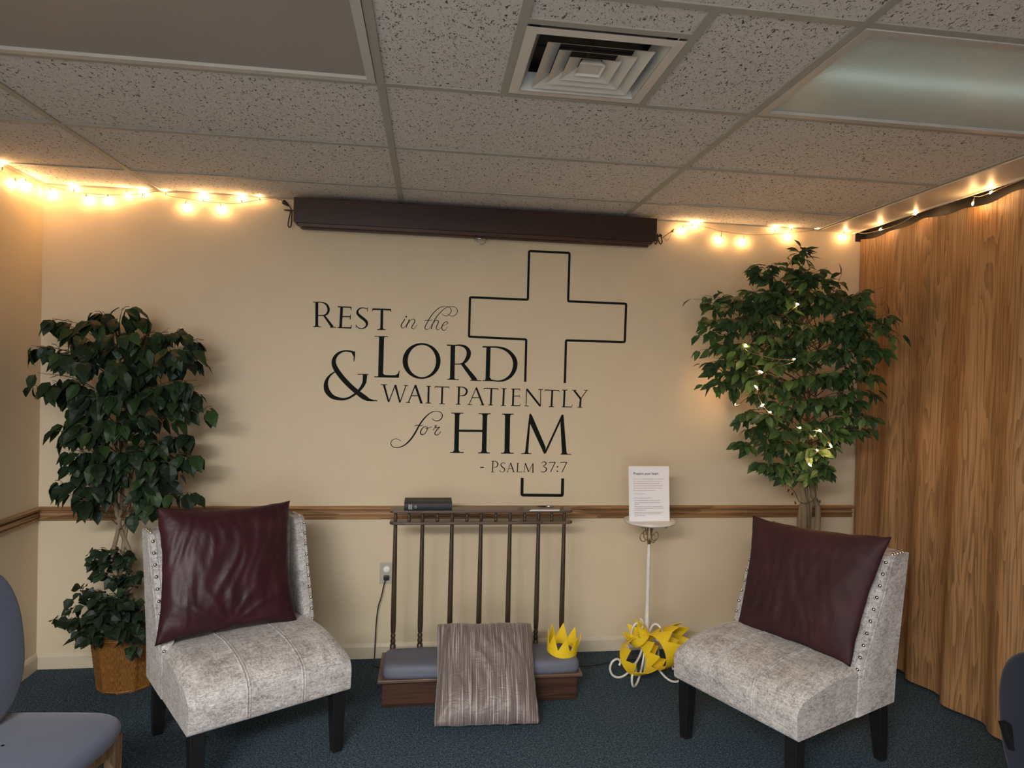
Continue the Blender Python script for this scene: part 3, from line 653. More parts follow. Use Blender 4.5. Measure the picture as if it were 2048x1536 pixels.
# ---------------- outlet and cord ----------------
def outlet():
    c = at(773, 1146, 1, -.004); t = thing('wall_outlet', 'grey-beige electrical outlet low on the wall left of the kneeler', 'outlet', (c.x, 0, c.z))
    m = MB(); m.box(-.036, .036, -.005, 0, -.058, .058); m.build('cover_plate', 'plate', t, bevel=.002)
    m = MB(); m.lathe([(.017, 0), (.017, .004), (.012, .006)], n=20); m.v = [(x, -z-.005, y+.022) for x, y, z in m.v]; m.build('socket_cap', 'paper', t, smooth=True, auto=40)
    t2 = thing('power_cord', 'black power cord plugged into the wall outlet and hanging to the carpet', 'cord', (c.x, -.03, c.z-.02))
    m = MB(); m.box(c.x-.014, c.x+.014, -.03, -.005, c.z-.032, c.z-.010); m.build('plug', 'black', t2, world=True, bevel=.003)
    w_ = [Vector((c.x, -.022, c.z-.028))]+[at(x, y, 1, -.024) for x, y in ((769, 1165), (762, 1195), (756, 1215), (752, 1250), (750, 1290), (749, 1312))]
    w_ += [Vector((w_[-1].x, -.05, .006)), Vector((w_[-1].x+.02, -.13, .005)), Vector((.0, -.2, .005)), Vector((.5, -.2, .005)), at(1175, 1331, 2, .005), at(1215, 1325, 2, .005), at(1250, 1320, 2, .005), at(1330, 1316, 2, .005)]
    m = MB(); m.tube([Vector(p) for p in cr(w_, 6)], .003, 6); m.build('cord', 'black', t2, world=True, smooth=True)
outlet()

# ---------------- kneeler ----------------
def soft_box(m, x0, x1, y0, y1, z0, z1, r=.03, n=6, crown=0., wob=0.):
    """rounded upholstered block, flat underneath"""
    nx, ny = 24, 12; xs = np.linspace(-1, 1, nx+1); ys = np.linspace(-1, 1, ny+1)
    rings = []; hx, hy = (x1-x0)/2, (y1-y0)/2; cx, cyy = (x0+x1)/2, (y0+y1)/2
    per = []
    for i in range(48):
        a = 2*PI*i/48; c, s_ = math.cos(a), math.sin(a); e = .22
        per.append((math.copysign(abs(c)**e, c), math.copysign(abs(s_)**e, s_)))
    for k in range(n+1):
        a = PI/2*k/n; ins = r*(1-math.cos(a)); z = z1-r+r*math.sin(a)
        rings.append([(cx+u*(hx-ins), cyy+v*(hy-ins), z) for u, v in per])
    rings = [[(cx+u*hx, cyy+v*hy, z0) for u, v in per], [(cx+u*hx, cyy+v*hy, (z0+z1-r)/2) for u, v in per]]+rings
    for k in range(1, 8):
        f = 1-k/8; rings.append([(cx+u*(hx-r)*f, cyy+v*(hy-r)*f, z1+crown*(1-f*f)+wob*noise.noise(Vector((u*f*3, v*f*3, 1)))) for u, v in per])
    m.grid(rings, closev=True); n0 = len(m.v)-48; m.f.append(tuple(range(n0, n0+48))); m.mi.append(m.cur)
    m.f.append(tuple(reversed(range(len(m.v)-48*len(rings), len(m.v)-48*(len(rings)-1))))); m.mi.append(m.cur)
def kneeler():
    t = thing('prayer_kneeler', 'dark wood prayer kneeler with seven turned balusters and a blue-grey padded step', 'kneeler', (.27, -.42, 0))
    m = MB(); m.box(-.187, .731, -.57, -.29, 0, .124); m.build('base', 'redwood', t, world=True, bevel=.003)
    m = MB(); m.box(-.206, .750, -.60, -.275, .124, .139); m.build('step_board', 'walnut_r', t, world=True, bevel=.003)
    m = MB(); soft_box(m, -.188, .742, -.592, -.352, .139, .198, .028, crown=.006); m.build('cushion', 'cushionfab', t, world=True, smooth=True)
    YB_ = -.322
    xs = [at(px, 1051, 1, YB_).x for px in (791, 845, 904, 962, 1020, 1077, 1128)]
    prof = [(.0145, 0), (.0145, .055), (.010, .060), (.0125, .068), (.013, .078), (.0095, .086), (.012, .094), (.0128, .104), (.009, .110), (.0115, .118), (.0135, .16), (.0128, .30), (.0112, .48), (.009, .655), (.0085, .66), (.008, .675), (.0095, .69), (.008, .70), (.008, .722)]
    first = None
    for x in xs:
        if first is None:
            m = MB(); m.lathe(prof, (0, 0, 0), 14); first = m.build('baluster', 'walnut_z', t, smooth=True, auto=50); o = first
        else: o = first.copy(); COL.objects.link(o)
        o.location = (x-.27, YB_+.42, .139)
    def board(z0, z1, dep, name, mat):
        m = MB(); xa, xb = -.180, .735; y0, y1 = YB_-dep, YB_+dep; ch = .018
        m.prism([(xa+ch, y0, z0), (xa, y0+ch, z0), (xa, y1-ch, z0), (xa+ch, y1, z0), (xb-ch, y1, z0), (xb, y1-ch, z0), (xb, y0+ch, z0), (xb-ch, y0, z0)], (0, 0, z1-z0))
        m.build(name, mat, t, world=True, bevel=.004)
    board(.797, .812, .040, 'lower_rail', 'walnut_r'); board(.857, .871, .052, 'shelf', 'walnut_r')
    sp = None
    for i in range(6):
        x = (xs[i]+xs[i+1])/2
        if sp is None:
            m = MB(); m.lathe([(.007, 0), (.009, .006), (.005, .012), (.0085, .020), (.0085, .026), (.005, .034), (.008, .040), (.006, .047)], n=12); sp = m.build('spindle', 'walnut_z', t, smooth=True); o = sp
        else: o = sp.copy(); COL.objects.link(o)
        o.location = (x-.27, YB_-.012+.42, .811)
kneeler()
SH = .871
def book():
    a = at(808, 1029, 2, SH+.002); c = at(904, 1027, 2, SH+.002); y0 = -.372
    xl = at(808, 1020, 1, y0).x; xr = at(904, 1018, 1, y0).x
    t = thing('book', 'thick black leather bible lying on the kneeler shelf', 'book', ((xl+xr)/2, y0+.05, SH))
    h_ = .040; m = MB(); dep = .135
    m.box(xl+.004, xr-.004, y0+.006, y0+dep-.004, SH+.003, SH+h_-.003); m.build('pages', 'pages', t, world=True)
    m = MB(); m.box(xl, xr, y0+.004, y0+dep, SH, SH+.003); m.box(xl, xr, y0+.004, y0+dep, SH+h_-.003, SH+h_)
    pr = []; 
    for k in range(9):
        an = PI/2+PI*k/8; pr.append((y0+.006+.008*math.cos(an), SH+h_/2+h_/2*math.sin(an)))
    pr2 = [(y+.003, SH+h_/2+(z-SH-h_/2)*.88) for y, z in pr]
    m.grid([[(xl, y, z) for y, z in pr], [(xr, y, z) for y, z in pr]]); m.grid([[(xl, y, z) for y, z in pr2], [(xr, y, z) for y, z in pr2]])
    m.grid([[(xl, y, z) for y, z in pr], [(xl, y, z) for y, z in pr2]]); m.grid([[(xr, y, z) for y, z in pr], [(xr, y, z) for y, z in pr2]])
    m.build('cover', 'bookblack', t, world=True, smooth=True, auto=40)
    m = MB(); y = y0-.0025
    for i, x in enumerate((.022, .026, .031, .036)):
        m.box(xl+x, xl+x+.0022, y, y+.0012, SH+.010, SH+.031)
    m.box(xl+.020, xl+.042, y, y+.0012, SH+.007, SH+.008)
    m.tube([Vector(p) for p in cr([(xl+.060, y, SH+.026), (xl+.050, y, SH+.024), (xl+.048, y, SH+.015), (xl+.056, y, SH+.012), (xl+.064, y, SH+.018)], 4)], .0012, 4); m.box(xl+.056, xl+.0575, y, y+.001, SH+.012, SH+.027); m.box(xl+.052, xl+.062, y, y+.001, SH+.0205, SH+.022)
    m.build('spine_lettering', 'silverfoil', t, world=True)
book()
def notepaper():
    P = [at(x, y, 2, SH+.003) for x, y in ((1063, 1019), (1120, 1019), (1126, 1028.5), (1064, 1027.5))]
    m = MB(); m.prism([(p.x, max(min(p.y, -.275), -.395), SH+.0005) for p in P], (0, 0, .004)); o = m.build('notepad', 'paper'); 
    tag(o, 'small white note pad on the right end of the kneeler shelf', 'notepad')
    a = at(1080, 1020, 2, SH+.010); b_ = at(1112, 1020, 2, SH+.010); a.y = b_.y = -.325
    t = thing('pen', 'black pen lying on the white note pad', 'pen', (a.x, a.y, a.z))
    m = MB(); m.tube([a, a+(b_-a)*.15, b_], [.001, .004, .0045], 8); m.build('barrel', 'black', t, world=True, smooth=True)
    m = MB(); m.tube([a+(b_-a)*.55+Vector((0, 0, .001)), b_+Vector((.002, 0, .001))], [.0055, .0055], 8); m.build('cap', 'chrome', t, world=True, smooth=True)
notepaper()

# ---------------- cushions ----------------
def cushion(mat, W, Hh, T, seed, wr, corner=.07, rnd=0.0, n=56, fan=None):
    """square scatter cushion in local XY (x width, y height), thickness along z"""
    m = MB(); sides = []
    for sg in (1, -1):
        P = []
        for i in range(n+1):
            row = []
            for j in range(n+1):
                u = -1+2*i/n; v = -1+2*j/n
                prof = ((1-u**4)*(1-v**4))**.62*.75+.25*(1-u*u)*(1-v*v)
                e = math.sqrt(max((1-u*u)*(1-v*v), 0))
                kr = 1-rnd*(u*u*v*v)**3
                x = kr*u*(1-corner*(1-v*v)*abs(u)**2)*W/2; y = kr*v*(1-corner*(1-u*u)*abs(v)**2)*Hh/2
                q = Vector((u*2.1+seed, v*1.3, seed*3+sg)); d = noise.noise(q)*1.0
                ang = .9*noise.noise(Vector((u*.9, v*.9, seed+5)))
                q2 = Vector(((u+ang*.5)*7, v*1.4, seed+9)); rd = 1-abs(noise.noise(q2))*2.2
                z = sg*T/2*prof*(1+.10*d)+sg*wr*rd*e**.6
                if fan and sg > 0:
                    fx, fy, amp, k = fan; dx, dy = u-fx, v-fy; rr = math.hypot(dx, dy); th = math.atan2(dy, dx)
                    z += amp*math.exp(-(rr/.75)**2)*max(0, math.sin(th*k+1.5*noise.noise(Vector((rr*2, th, seed)))))*min(1, rr*5)*e**.5
                # edge crinkle
                row.append((x+.004*noise.noise(Vector((u*5, v*5, seed))), y+.004*noise.noise(Vector((u*5, v*5, seed+3))), z))
            P.append(row)
        sides.append(P)
    m.grid(sides[0]); m.grid(sides[1]); return m
ED = lambda C: (((C[1]-C[0]).length+(C[3]-C[2]).length)/2, ((C[0]-C[2]).length+(C[1]-C[3]).length)/2)
def place_cushion(m, name, mat, TL, TR, BL, BR, label, warp=True):
    """put the cushion so its corners fall on four world points (rigid fit)"""
    TL, TR, BL, BR = map(Vector, (TL, TR, BL, BR)); c = (TL+TR+BL+BR)/4
    X = ((TR-TL)+(BR-BL)).normalized(); Yv = ((TL-BL)+(TR-BR)); Yv = (Yv-X*Yv.dot(X)).normalized(); Z = X.cross(Yv)
    if warp:
        e1 = (TR-TL).length, (BR-BL).length; R3 = Matrix((X, Yv, Z))
        cs = [R3 @ (p-c) for p in (TL, TR, BL, BR)]; Wm, Hm = ED((TL, TR, BL, BR)); nv = []
        for x, y, z in m.v:
            u = x/Wm+.5; v = y/Hm+.5; q = cs[2]*(1-u)*(1-v)+cs[3]*u*(1-v)+cs[0]*(1-u)*v+cs[1]*u*v; nv.append((q.x, q.y, z+q.z))
        m.v = nv
    o = m.build(name, mat, None, smooth=True)
    # weld the two sides
    import bmesh
    bm = bmesh.new(); bm.from_mesh(o.data); bmesh.ops.remove_doubles(bm, verts=bm.verts, dist=.0004); bmesh.ops.recalc_face_normals(bm, faces=bm.faces); bm.to_mesh(o.data); bm.free()
    o.matrix_world = Matrix(((X.x, Yv.x, Z.x, c.x), (X.y, Yv.y, Z.y, c.y), (X.z, Yv.z, Z.z, c.z), (0, 0, 0, 1)))
    tag(o, label, 'cushion'); return o

# ---------------- armless accent chairs ----------------
CW, CDp = .615, .63
def accent_chair(label):
    t = thing('accent_chair', label, 'chair')
    hw = CW/2; yf, yb = -CDp/2, CDp/2
    # legs
    for sx in (-1, 1):
        for (yy, ty, ky) in ((yf+.045, 0, 0), (yb-.045, .035, .02)):
            m = MB(); x = sx*(hw-.04); rings = []
            for z, s_ in ((.262, .028), (.13, .025), (0, .019)):
                oy = ty*(1-z/.262)
                rings.append([(x+a*s_, yy+oy+b_*s_, z) for a, b_ in ((-1, -1), (1, -1), (1, 1), (-1, 1))])
            m.grid(rings, closev=True); m.add(rings[0], [(0, 1, 2, 3)]); m.add(rings[-1], [(0, 1, 2, 3)])
            m.build('leg', 'blackwood', t, bevel=.004)
    # seat
    prof = [(yf+.012, .252), (yf+.003, .262), (yf, .30), (yf-.002, .34), (yf+.004, .372), (yf+.020, .398), (yf+.05, .416), (yf+.10, .433), (yf+.18, .450), (yf+.27, .458), (yf+.36, .455), (yf+.44, .446), (yf+.52, .438)]
    prof = cr(prof, 3); nx = 40; P = []
    def edge(u, z, y):
        e = max(0, (abs(u)-.80)/.20); top = max(0, (z-.33)/.12)
        return z-.034*(e**2.4)*min(1, top)+.003*noise.noise(Vector((u*3, y*8, 2)))*min(1, max(top, 0))
    for i in range(nx+1):
        u = -1+2*i/nx
        P.append([(u*hw*(1-.004*(abs(u) > .99)), y, edge(u, z, y)) for y, z in prof])
    m = MB(); m.grid(P)
    for i in (0, nx):
        row = P[i]; m.add(row+[(row[0][0], yf+.52, .252)], [tuple(range(len(row)+1))])
    m.add([P[0][0], P[-1][0], (hw, yf+.52, .252), (-hw, yf+.52, .252)], [(0, 1, 2, 3)])
    seat = m.build('seat', 'velvet', t, smooth=True, auto=50)
    for u in (-.34, .34):
        m = MB(); m.tube([(u*hw, y, edge(u, z, y)+.001) for y, z in prof[3:-3]], .0036, 6); m.tube([(u*hw+.011, y, edge(u, z, y)+.001) for y, z in prof[3:-3]], .0024, 6); m.build('seam', 'velvet', seat, smooth=True)
    # side rail panel below the cushion (flush with wing)
    def by(z): return yb+.045*max(0, (z-.25)/.61)         # leaning outer back plane
    def fl(z): return .016*max(0, (z-.40)/.46)           # wings flare slightly outward
    zs = [.25, .34, .42, .50, .60, .70, .80, .845, .862]
    def back():
        m = MB(); P = []; inner = []
        for z in zs:
            w_ = hw+fl(z)-.01
            P.append([(-w_, by(z), z), (-w_/2, by(z)+.004, z), (0, by(z)+.005, z), (w_/2, by(z)+.004, z), (w_, by(z), z)])
            th = .085 if z < .84 else (.07 if z < .86 else .05)
            inner.append([(-w_, by(z)-th, z), (-w_/2, by(z)-th-.012, z), (0, by(z)-th-.018, z), (w_/2, by(z)-th-.012, z), (w_, by(z)-th, z)])
        m.grid(P); m.grid(inner); m.grid([P[-1], inner[-1]]); m.grid([P[0], inner[0]])
        m.build('backrest', 'velvet', t, smooth=True, auto=50)
    back()
    def front(z):                                        # wing front edge
        pts = [(.25, .265), (.42, .268), (.46, .262), (.55, .232), (.65, .198), (.75, .168), (.83, .148), (.855, .135), (.865, .11)]
        return by(z)-float(np.interp(z, [p[0] for p in pts], [p[1] for p in pts]))
    wz = [.25, .30, .36, .42, .46, .50, .56, .62, .68, .74, .80, .83, .85, .862]
    for sx in (-1, 1):
        m = MB(); O = []; I = []
        for z in wz:
            xo = sx*(hw+fl(z)+.002); th = .052 if z > .43 else .02; xi = xo-sx*th
            f_ = front(z); b_ = by(z)+.003; rd = .010
            ys = [b_, (b_+f_)/2, f_+rd]
            O.append([(xo, y, z) for y in ys]+[(xo-sx*.004, f_+.002, z), (xo-sx*th*.5, f_, z), (xi+sx*.004, f_+.002, z)]+[(xi, y, z) for y in reversed(ys)])
        m.grid(O, closev=True); m.add(O[0], [tuple(range(9))]); m.add(O[-1], [tuple(range(9))])
        wing = m.build('wing', 'velvet', t, smooth=True, auto=55)
        m = MB()
        ln = [(sx*(hw+fl(z)+.002-.020), front(z)-.001, z) for z in wz if z > .42]
        m.tube(ln, .0022, 6); m.tube([(sx*(hw+fl(z)+.0025), front(z)+.030, z) for z in wz if z > .30], .0018, 6); m.build('piping', 'velvet', wing, smooth=True)
        nm = None
        spots = [(sx*(hw+fl(z)-.008), front(z)-.0012, z) for z in np.linspace(.435, .838, 10)]
        spots += [(sx*(hw+fl(.86)-.010), by(.862)-q, .8635) for q in (.10, .08, .06, .04, .02)]
        for p in spots:
            if nm is None: q = MB(); q.sphere((0, 0, 0), .0072, 10, 6); nm = q.build('nailhead', 'nail', wing, smooth=True); o = nm
            else: o = nm.copy(); COL.objects.link(o)
            o.location = p
    return t
def chair_pose(corner_fl, corner_fr):
    a = Vector((*corner_fl, 0)); b_ = Vector((*corner_fr, 0)); d = (b_-a).normalized(); rz_ = math.atan2(d.y, d.x)
    back = Vector((-d.y, d.x, 0)); c = (a+b_)/2+back*CDp/2; return c, rz_
c1, r1 = chair_pose((-.808, -1.255), (-.289, -.929)); c2, r2 = chair_pose((1.072, -.922), (1.339, -1.495))
CH1 = accent_chair('grey crushed velvet armless chair with nailhead trim, left of the kneeler')
CH1.location = c1; CH1.rotation_euler = (0, 0, r1)
CH2 = dup(CH1, c2, r2, 'grey crushed velvet armless chair with nailhead trim, beside the woodgrain curtain')
for c in (CH1, CH2): c['group'] = 'pair of grey velvet accent chairs'
def local(ch, p): return MW(ch) @ Vector(p)

K = lambda px, py, z: at(px, py, 2, z)
def on_plane(px, py, P0, n):
    d = FW+RT*((px-CX)/FPX)-UP*((py-CY)/FPX); return CAM+d*((P0-CAM).dot(n)/d.dot(n))
def lean_plane(ch, yb_, lean):
    P0 = local(ch, (0, yb_, .47)); n = (MW(ch).to_3x3() @ Vector((0, -math.cos(lean), math.sin(lean)))).normalized(); return P0, n
P0, n0 = lean_plane(CH1, .04, .30)
C = [on_plane(x, y, P0, n0) for x, y in ((312, 1014), (580, 1001), (309, 1293), (595, 1243))]
ED = lambda C: (((C[1]-C[0]).length+(C[3]-C[2]).length)/2, ((C[0]-C[2]).length+(C[1]-C[3]).length)/2)
m = cushion('satin', *ED(C), .15, 3.1, .009, corner=.09, fan=(-.05, -.95, .010, 13))
place_cushion(m, 'throw_pillow', 'satin', *C, label='shiny burgundy satin cushion leaning on the left grey velvet chair')
P0, n0 = lean_plane(CH2, .04, .30)
C = [on_plane(x, y, P0, n0) for x, y in ((1505, 1032), (1785, 1074), (1474, 1252), (1701, 1334))]
m = cushion('burg', *ED(C), .13, 8.3, .007)
place_cushion(m, 'throw_pillow', 'burg', *C, label='matte burgundy cushion leaning on the right grey velvet chair')
m = cushion('striped', .465, .50, .18, 5.7, .011, corner=.04, rnd=.03)
a_, b_ = Vector((.018, -.80, .05)), Vector((.468, -.815, .05)); up = Vector((.085, .335, .265))
place_cushion(m, 'floor_pillow', 'striped', a_+up, b_+up, a_, b_, label='taupe striped cushion leaning against the front of the kneeler', warp=False)

# ---------------- small pedestal table, sign ----------------
TC = Vector((1.142, -.35, 0))
def table():
    t = thing('pedestal_table', 'small round white metal pedestal table with scrolled feet between the kneeler and right chair', 'table', TC)
    m = MB(); m.lathe([(.006, .800), (.120, .800), (.130, .803), (.134, .809), (.133, .815), (.128, .817), (.005, .817)], n=48); m.build('tabletop', 'whitemetal', t, smooth=True, auto=40)
    for a in (-.9, -2.2, .7, 2.2):
        m = MB(); m.lathe([(.012, .792), (.015, .796), (.015, .801)], (.095*math.cos(a), .095*math.sin(a), 0), 12); m.build('pad', 'bronze', t, smooth=True)
    m = MB(); m.lathe([(.0105, .028), (.012, .03), (.0115, .25), (.0105, .66), (.0085, .70)], n=16); m.build('post', 'whitemetal', t, smooth=True, auto=40)
    m = MB(); m.lathe([(.009, .69), (.010, .705), (.013, .71), (.014, .725), (.012, .74), (.0145, .76), (.011, .775), (.013, .80)], n=16); m.build('collar', 'bronze', t, smooth=True)
    for k in range(4):
        a = .25+k*PI/2; c, s_ = math.cos(a), math.sin(a)
        q = [(.036, .798), (.026, .775), (.016, .75), (.014, .725), (.024, .708), (.042, .707), (.054, .722), (.053, .742), (.040, .750), (.031, .740), (.034, .731)]
        m = MB(); m.tube([Vector((p[0]*c, p[0]*s_, p[1])) for p in cr(q, 4)], .0026, 6); m.build('scroll', 'bronze', t, smooth=True)
    foot = [(.052, .205), (.068, .200), (.082, .222), (.078, .258), (.055, .282), (.030, .270), (.014, .225), (.016, .17), (.034, .112), (.068, .055), (.112, .016), (.150, .0065), (.182, .022), (.196, .058), (.184, .090), (.158, .102), (.140, .088), (.146, .068)]
    for a in (PI*1.03, PI*1.29, -.62, .9, PI*.62):
        c, s_ = math.cos(a), math.sin(a); m = MB(); m.tube([Vector((p[0]*c, p[0]*s_, p[1])) for p in cr(foot, 5)], .0058, 8); m.build('leg', 'whitemetal', t, smooth=True)
table()
def text_mesh(txt, size):
    cu = bpy.data.curves.new('t', 'FONT'); cu.body = txt; cu.size = size; ob = bpy.data.objects.new('t', cu); COL.objects.link(ob)
    dg = bpy.context.evaluated_depsgraph_get(); me = ob.evaluated_get(dg).to_mesh()
    vs = [tuple(v.co) for v in me.vertices]; fs = [tuple(p.vertices) for p in me.polygons]; bpy.data.objects.remove(ob); return vs, fs
def sign():
    z0 = .8175; yb_ = -.395; a = at(1257, 1036, 1, yb_); c = at(1341, 1038, 1, yb_); W = .2159; Hh = .2794; lean = .12
    cx = (a.x+c.x)/2; t = thing('paper_sign', 'white printed sheet headed Prepare your heart standing on the pedestal table', 'sign', (cx, yb_, z0), .02)
    R = Matrix.Rotation(-lean, 4, 'X')
    def put(vs): return [tuple(R @ Vector((x, -d, z))) for x, z, d in vs]
    m = MB(); m.add(put([(-W/2, 0, 0), (W/2, 0, 0), (W/2, Hh, 0), (-W/2, Hh, 0), (-W/2, 0, -.0015), (W/2, 0, -.0015), (W/2, Hh, -.0015), (-W/2, Hh, -.0015)]), [(0, 1, 2, 3), (7, 6, 5, 4), (0, 4, 5, 1), (1, 5, 6, 2), (2, 6, 7, 3), (3, 7, 4, 0)]); sheet = m.build('sheet', 'paper', t)
    vs, fs = text_mesh('Prepare your heart', .0198); x0 = min(v[0] for v in vs); x1 = max(v[0] for v in vs); k = .134/(x1-x0)
    m = MB(); m.add(put([(-.083+(v[0]-x0)*k, .236+v[1]*k*1.05, .0012) for v in vs]), fs); m.add(put([(-.083+(v[0]-x0)*k+.0006, .236+v[1]*k*1.05, .0011) for v in vs]), fs); m.build('heading', 'ink', sheet)
    def lines(rows, mat, name, hgt):
        m = MB(); rr = random.Random(4)
        for (z, xa, xb) in rows:
            x = xa
            while x < xb:
                w_ = min(rr.uniform(.004, .013), xb-x); m.add(put([(x, z, .001), (x+w_, z, .001), (x+w_, z+hgt, .001), (x, z+hgt, .001)]), [(0, 1, 2, 3)]); x += w_+.0022
        m.build(name, mat, sheet)
    lines([(.213-.0118*i, -.083, e) for i, e in enumerate((.080, .068, .058, .074, .070, .034))], 'inkred', 'verse_text', .0030)
    lines([(.138, -.083, -.022)], 'inkgrey', 'verse_text', .002)
    lines([(.1165, -.083, .016), (.104, -.080, .058), (.093, -.080, .058), (.085, -.080, -.056), (.073, -.080, .072), (.0645, -.080, .078), (.056, -.080, -.02), (.0445, -.080, .070), (.036, -.080, .064), (.0275, -.080, -.02)], 'inkgrey', 'body_text', .0026)
    m = MB(); m.add(put([(-.09, .001, -.004), (.09, .001, -.004), (.09, .15, -.004), (-.09, .15, -.004), (-.09, .001, -.006), (.09, .001, -.006), (.09, .15, -.006), (-.09, .15, -.006)]), [(0, 1, 2, 3), (7, 6, 5, 4), (0, 4, 5, 1), (1, 5, 6, 2), (2, 6, 7, 3), (3, 7, 4, 0)])
    m.box(-.03, .03, .02, .085, 0, .003); m.build('holder', 'acrylic', t)
sign()

# ---------------- paper crowns ----------------
def crown_mesh(r=.088, hb=.045, hs=.115, n=8, sq=1.0, arc=1.0):
    m = MB(); k = n*8; A = []; B = []; C_ = []
    ins = []
    for i in range(k+1):
        a = 2*PI*i/k*arc; f = (i % 8)/8; tri = 1-abs(2*f-1); x, y = math.cos(a), math.sin(a)*sq
        zt = hb+(hs-hb)*tri; rr = r*(1+.10*(zt/hs))
        A.append((r*x, r*y, 0)); B.append((rr*x, rr*y, zt)); ins.append((x, y, zt, rr))
    th = .0022; A2 = [((r-th)*p[0], (r-th)*p[1], 0) for p in ins]; B2 = [((p[3]-th)*p[0], (p[3]-th)*p[1], p[2]) for p in ins]
    m.grid([A, B]); m.grid([A2, B2]); m.grid([A, A2]); m.grid([B, B2]); return m
def crown(label, loc, R, **kw):
    m = crown_mesh(**kw); o = m.build('paper_crown', 'yellow'); o.matrix_world = Matrix.Translation(loc) @ R
    tag(o, label, 'paper crown', 'yellow paper crowns'); return o
E3 = lambda a, b_, c: Euler((a, b_, c)).to_matrix().to_4x4()
crown('yellow paper crown standing on the right end of the padded kneeler step', (.668, -.49, .2055), E3(math.radians(9), math.radians(3), .3), r=.074, hb=.035, hs=.105, sq=1.0, n=8)
crown('yellow paper crown hooked on the table feet, left of the white post', (1.045, -.44, .135), E3(math.radians(58), 0, math.radians(30)), r=.085, hb=.04, hs=.10)
crown('yellow paper crown on its side, just right of the white table post', (1.150, -.46, .170), E3(0, math.radians(80), math.radians(22)), r=.088, hb=.04, hs=.10)
crown('yellow paper crown at the back right of the table feet, mostly hidden', (1.285, -.30, .15), E3(math.radians(12), math.radians(70), math.radians(-28)), r=.085, hb=.04, hs=.10)

crown('yellow paper crown hanging highest, on the upper left table scroll', (1.098, -.40, .215), E3(math.radians(-15), math.radians(-40), math.radians(20)), r=.055, hb=.035, hs=.085, n=7)

# ---------------- artificial trees ----------------
def leaf_template(wd, fold=.25, curl=.25):
    mid = [(0, 0), (.25, 0), (.55, 0), (.8, 0), (1.0, 0)]
    half = [0, .42, .5, .27, 0]
    V = []; 
    for (t_, _), h_ in zip(mid, half):
        z = -curl*t_*t_
        V.append((t_, 0, z)); 
    for sgn in (1, -1):
        for i in (1, 2, 3): t_ = mid[i][0]; V.append((t_-.04, sgn*half[i]*wd, -curl*t_*t_+fold*half[i]*wd))
    F = [(0, 1, 5), (1, 2, 6, 5), (2, 3, 7, 6), (3, 4, 7), (0, 8, 1), (1, 8, 9, 2), (2, 9, 10, 3), (3, 10, 4)]
    return np.array(V), F
def add_leaf(m, T, base, d, nrm, size):
    V, F = T; d = d.normalized(); n_ = nrm-d*nrm.dot(d)
    if n_.length < 1e-4: n_ = d.orthogonal()
    n_.normalize(); s_ = n_.cross(d)
    m.add([base+d*(v[0]*size)+s_*(v[1]*size)+n_*(v[2]*size) for v in V], F)
def rv(a=1): return Vector((random.uniform(-a, a), random.uniform(-a, a), random.uniform(-a, a)))
def foliage(mf, mb, T, start, tip, size, nleaf, droop, lim, r0=.004, spread=.05, twigs=3):
    L_ = (tip-start).length; mid = (start+tip)/2+Vector((0, 0, .10*L_))+rv(.02); path = [Vector(p) for p in cr([start, mid, tip], 6)]
    path[-1] = tip; mb.tube(path, [r0*(1-.7*i/(len(path)-1)) for i in range(len(path))], 5)
    dirv = (path[-1]-path[-4]).normalized()
    ends = []
    for k in range(twigs):
        o_ = path[random.randint(len(path)*2//5, len(path)-2)]; dd = (dirv+rv(.9)).normalized(); dd.z *= .5; e = o_+dd*spread*random.uniform(.8, 1.6); e = lim(e)
        mb.tube([o_, (o_+e)/2+Vector((0, 0, .008)), e], .0015, 4); ends.append((o_, e))
    ends.append((path[len(path)//3], tip))
    for i in range(nleaf):
        a, b_ = random.choice(ends); f = random.uniform(.15, 1.05) if a is not path[len(path)//3] else random.uniform(.3, 1.03)
        p = a.lerp(b_, f)
        if a is path[len(path)//3]: p = path[min(len(path)-1, int(len(path)*(1/3+f*2/3)))]+rv(.004)
        od = (b_-a).normalized(); side = rv(1); side.z *= .4
        d = od*.5+side*.9+Vector((0, 0, -droop)); d.normalize(); pet = p+d*.012+Vector((0, 0, .003)); pet = lim(pet)
        n_ = Vector((0, -.5, 1))+rv(.5)
        s_ = size*random.uniform(.75, 1.2)
        if lim(pet+d*s_) != pet+d*s_: d.y = -abs(d.y)*.3; d.x *= .3; d.z -= .5
        add_leaf(mf, T, pet, d, n_, s_)
def basket(m, rb, rt, h_):
    n = 96; rings = []
    for j in range(37):
        z = h_*j/36; r = rb+(rt-rb)*z/h_; row = []
        for i in range(n):
            a = 2*PI*i/n; stake = (i % 8)
            if stake in (0, 1): off = .006+.002*(j % 2)
            else: off = .0042*(1 if (j+i//8) % 2 else -1)
            row.append(((r+off)*math.cos(a), (r+off)*math.sin(a), z))
        rings.append(row)
    m.grid(rings, closev=True); m.lathe([(rb-.01, 0), (rb, .002), (rb, .003)], n=48)
    for k in range(3): m.tube([((rt+.002-.003*(k == 1))*math.cos(a), (rt+.002-.003*(k == 1))*math.sin(a), h_-.012+k*.009) for a in np.linspace(0, 2*PI, 49)[:-1]], .006, 6, closed=True)
    m.tube([((rb+.003)*math.cos(a), (rb+.003)*math.sin(a), .008) for a in np.linspace(0, 2*PI, 49)[:-1]], .006, 6, closed=True)

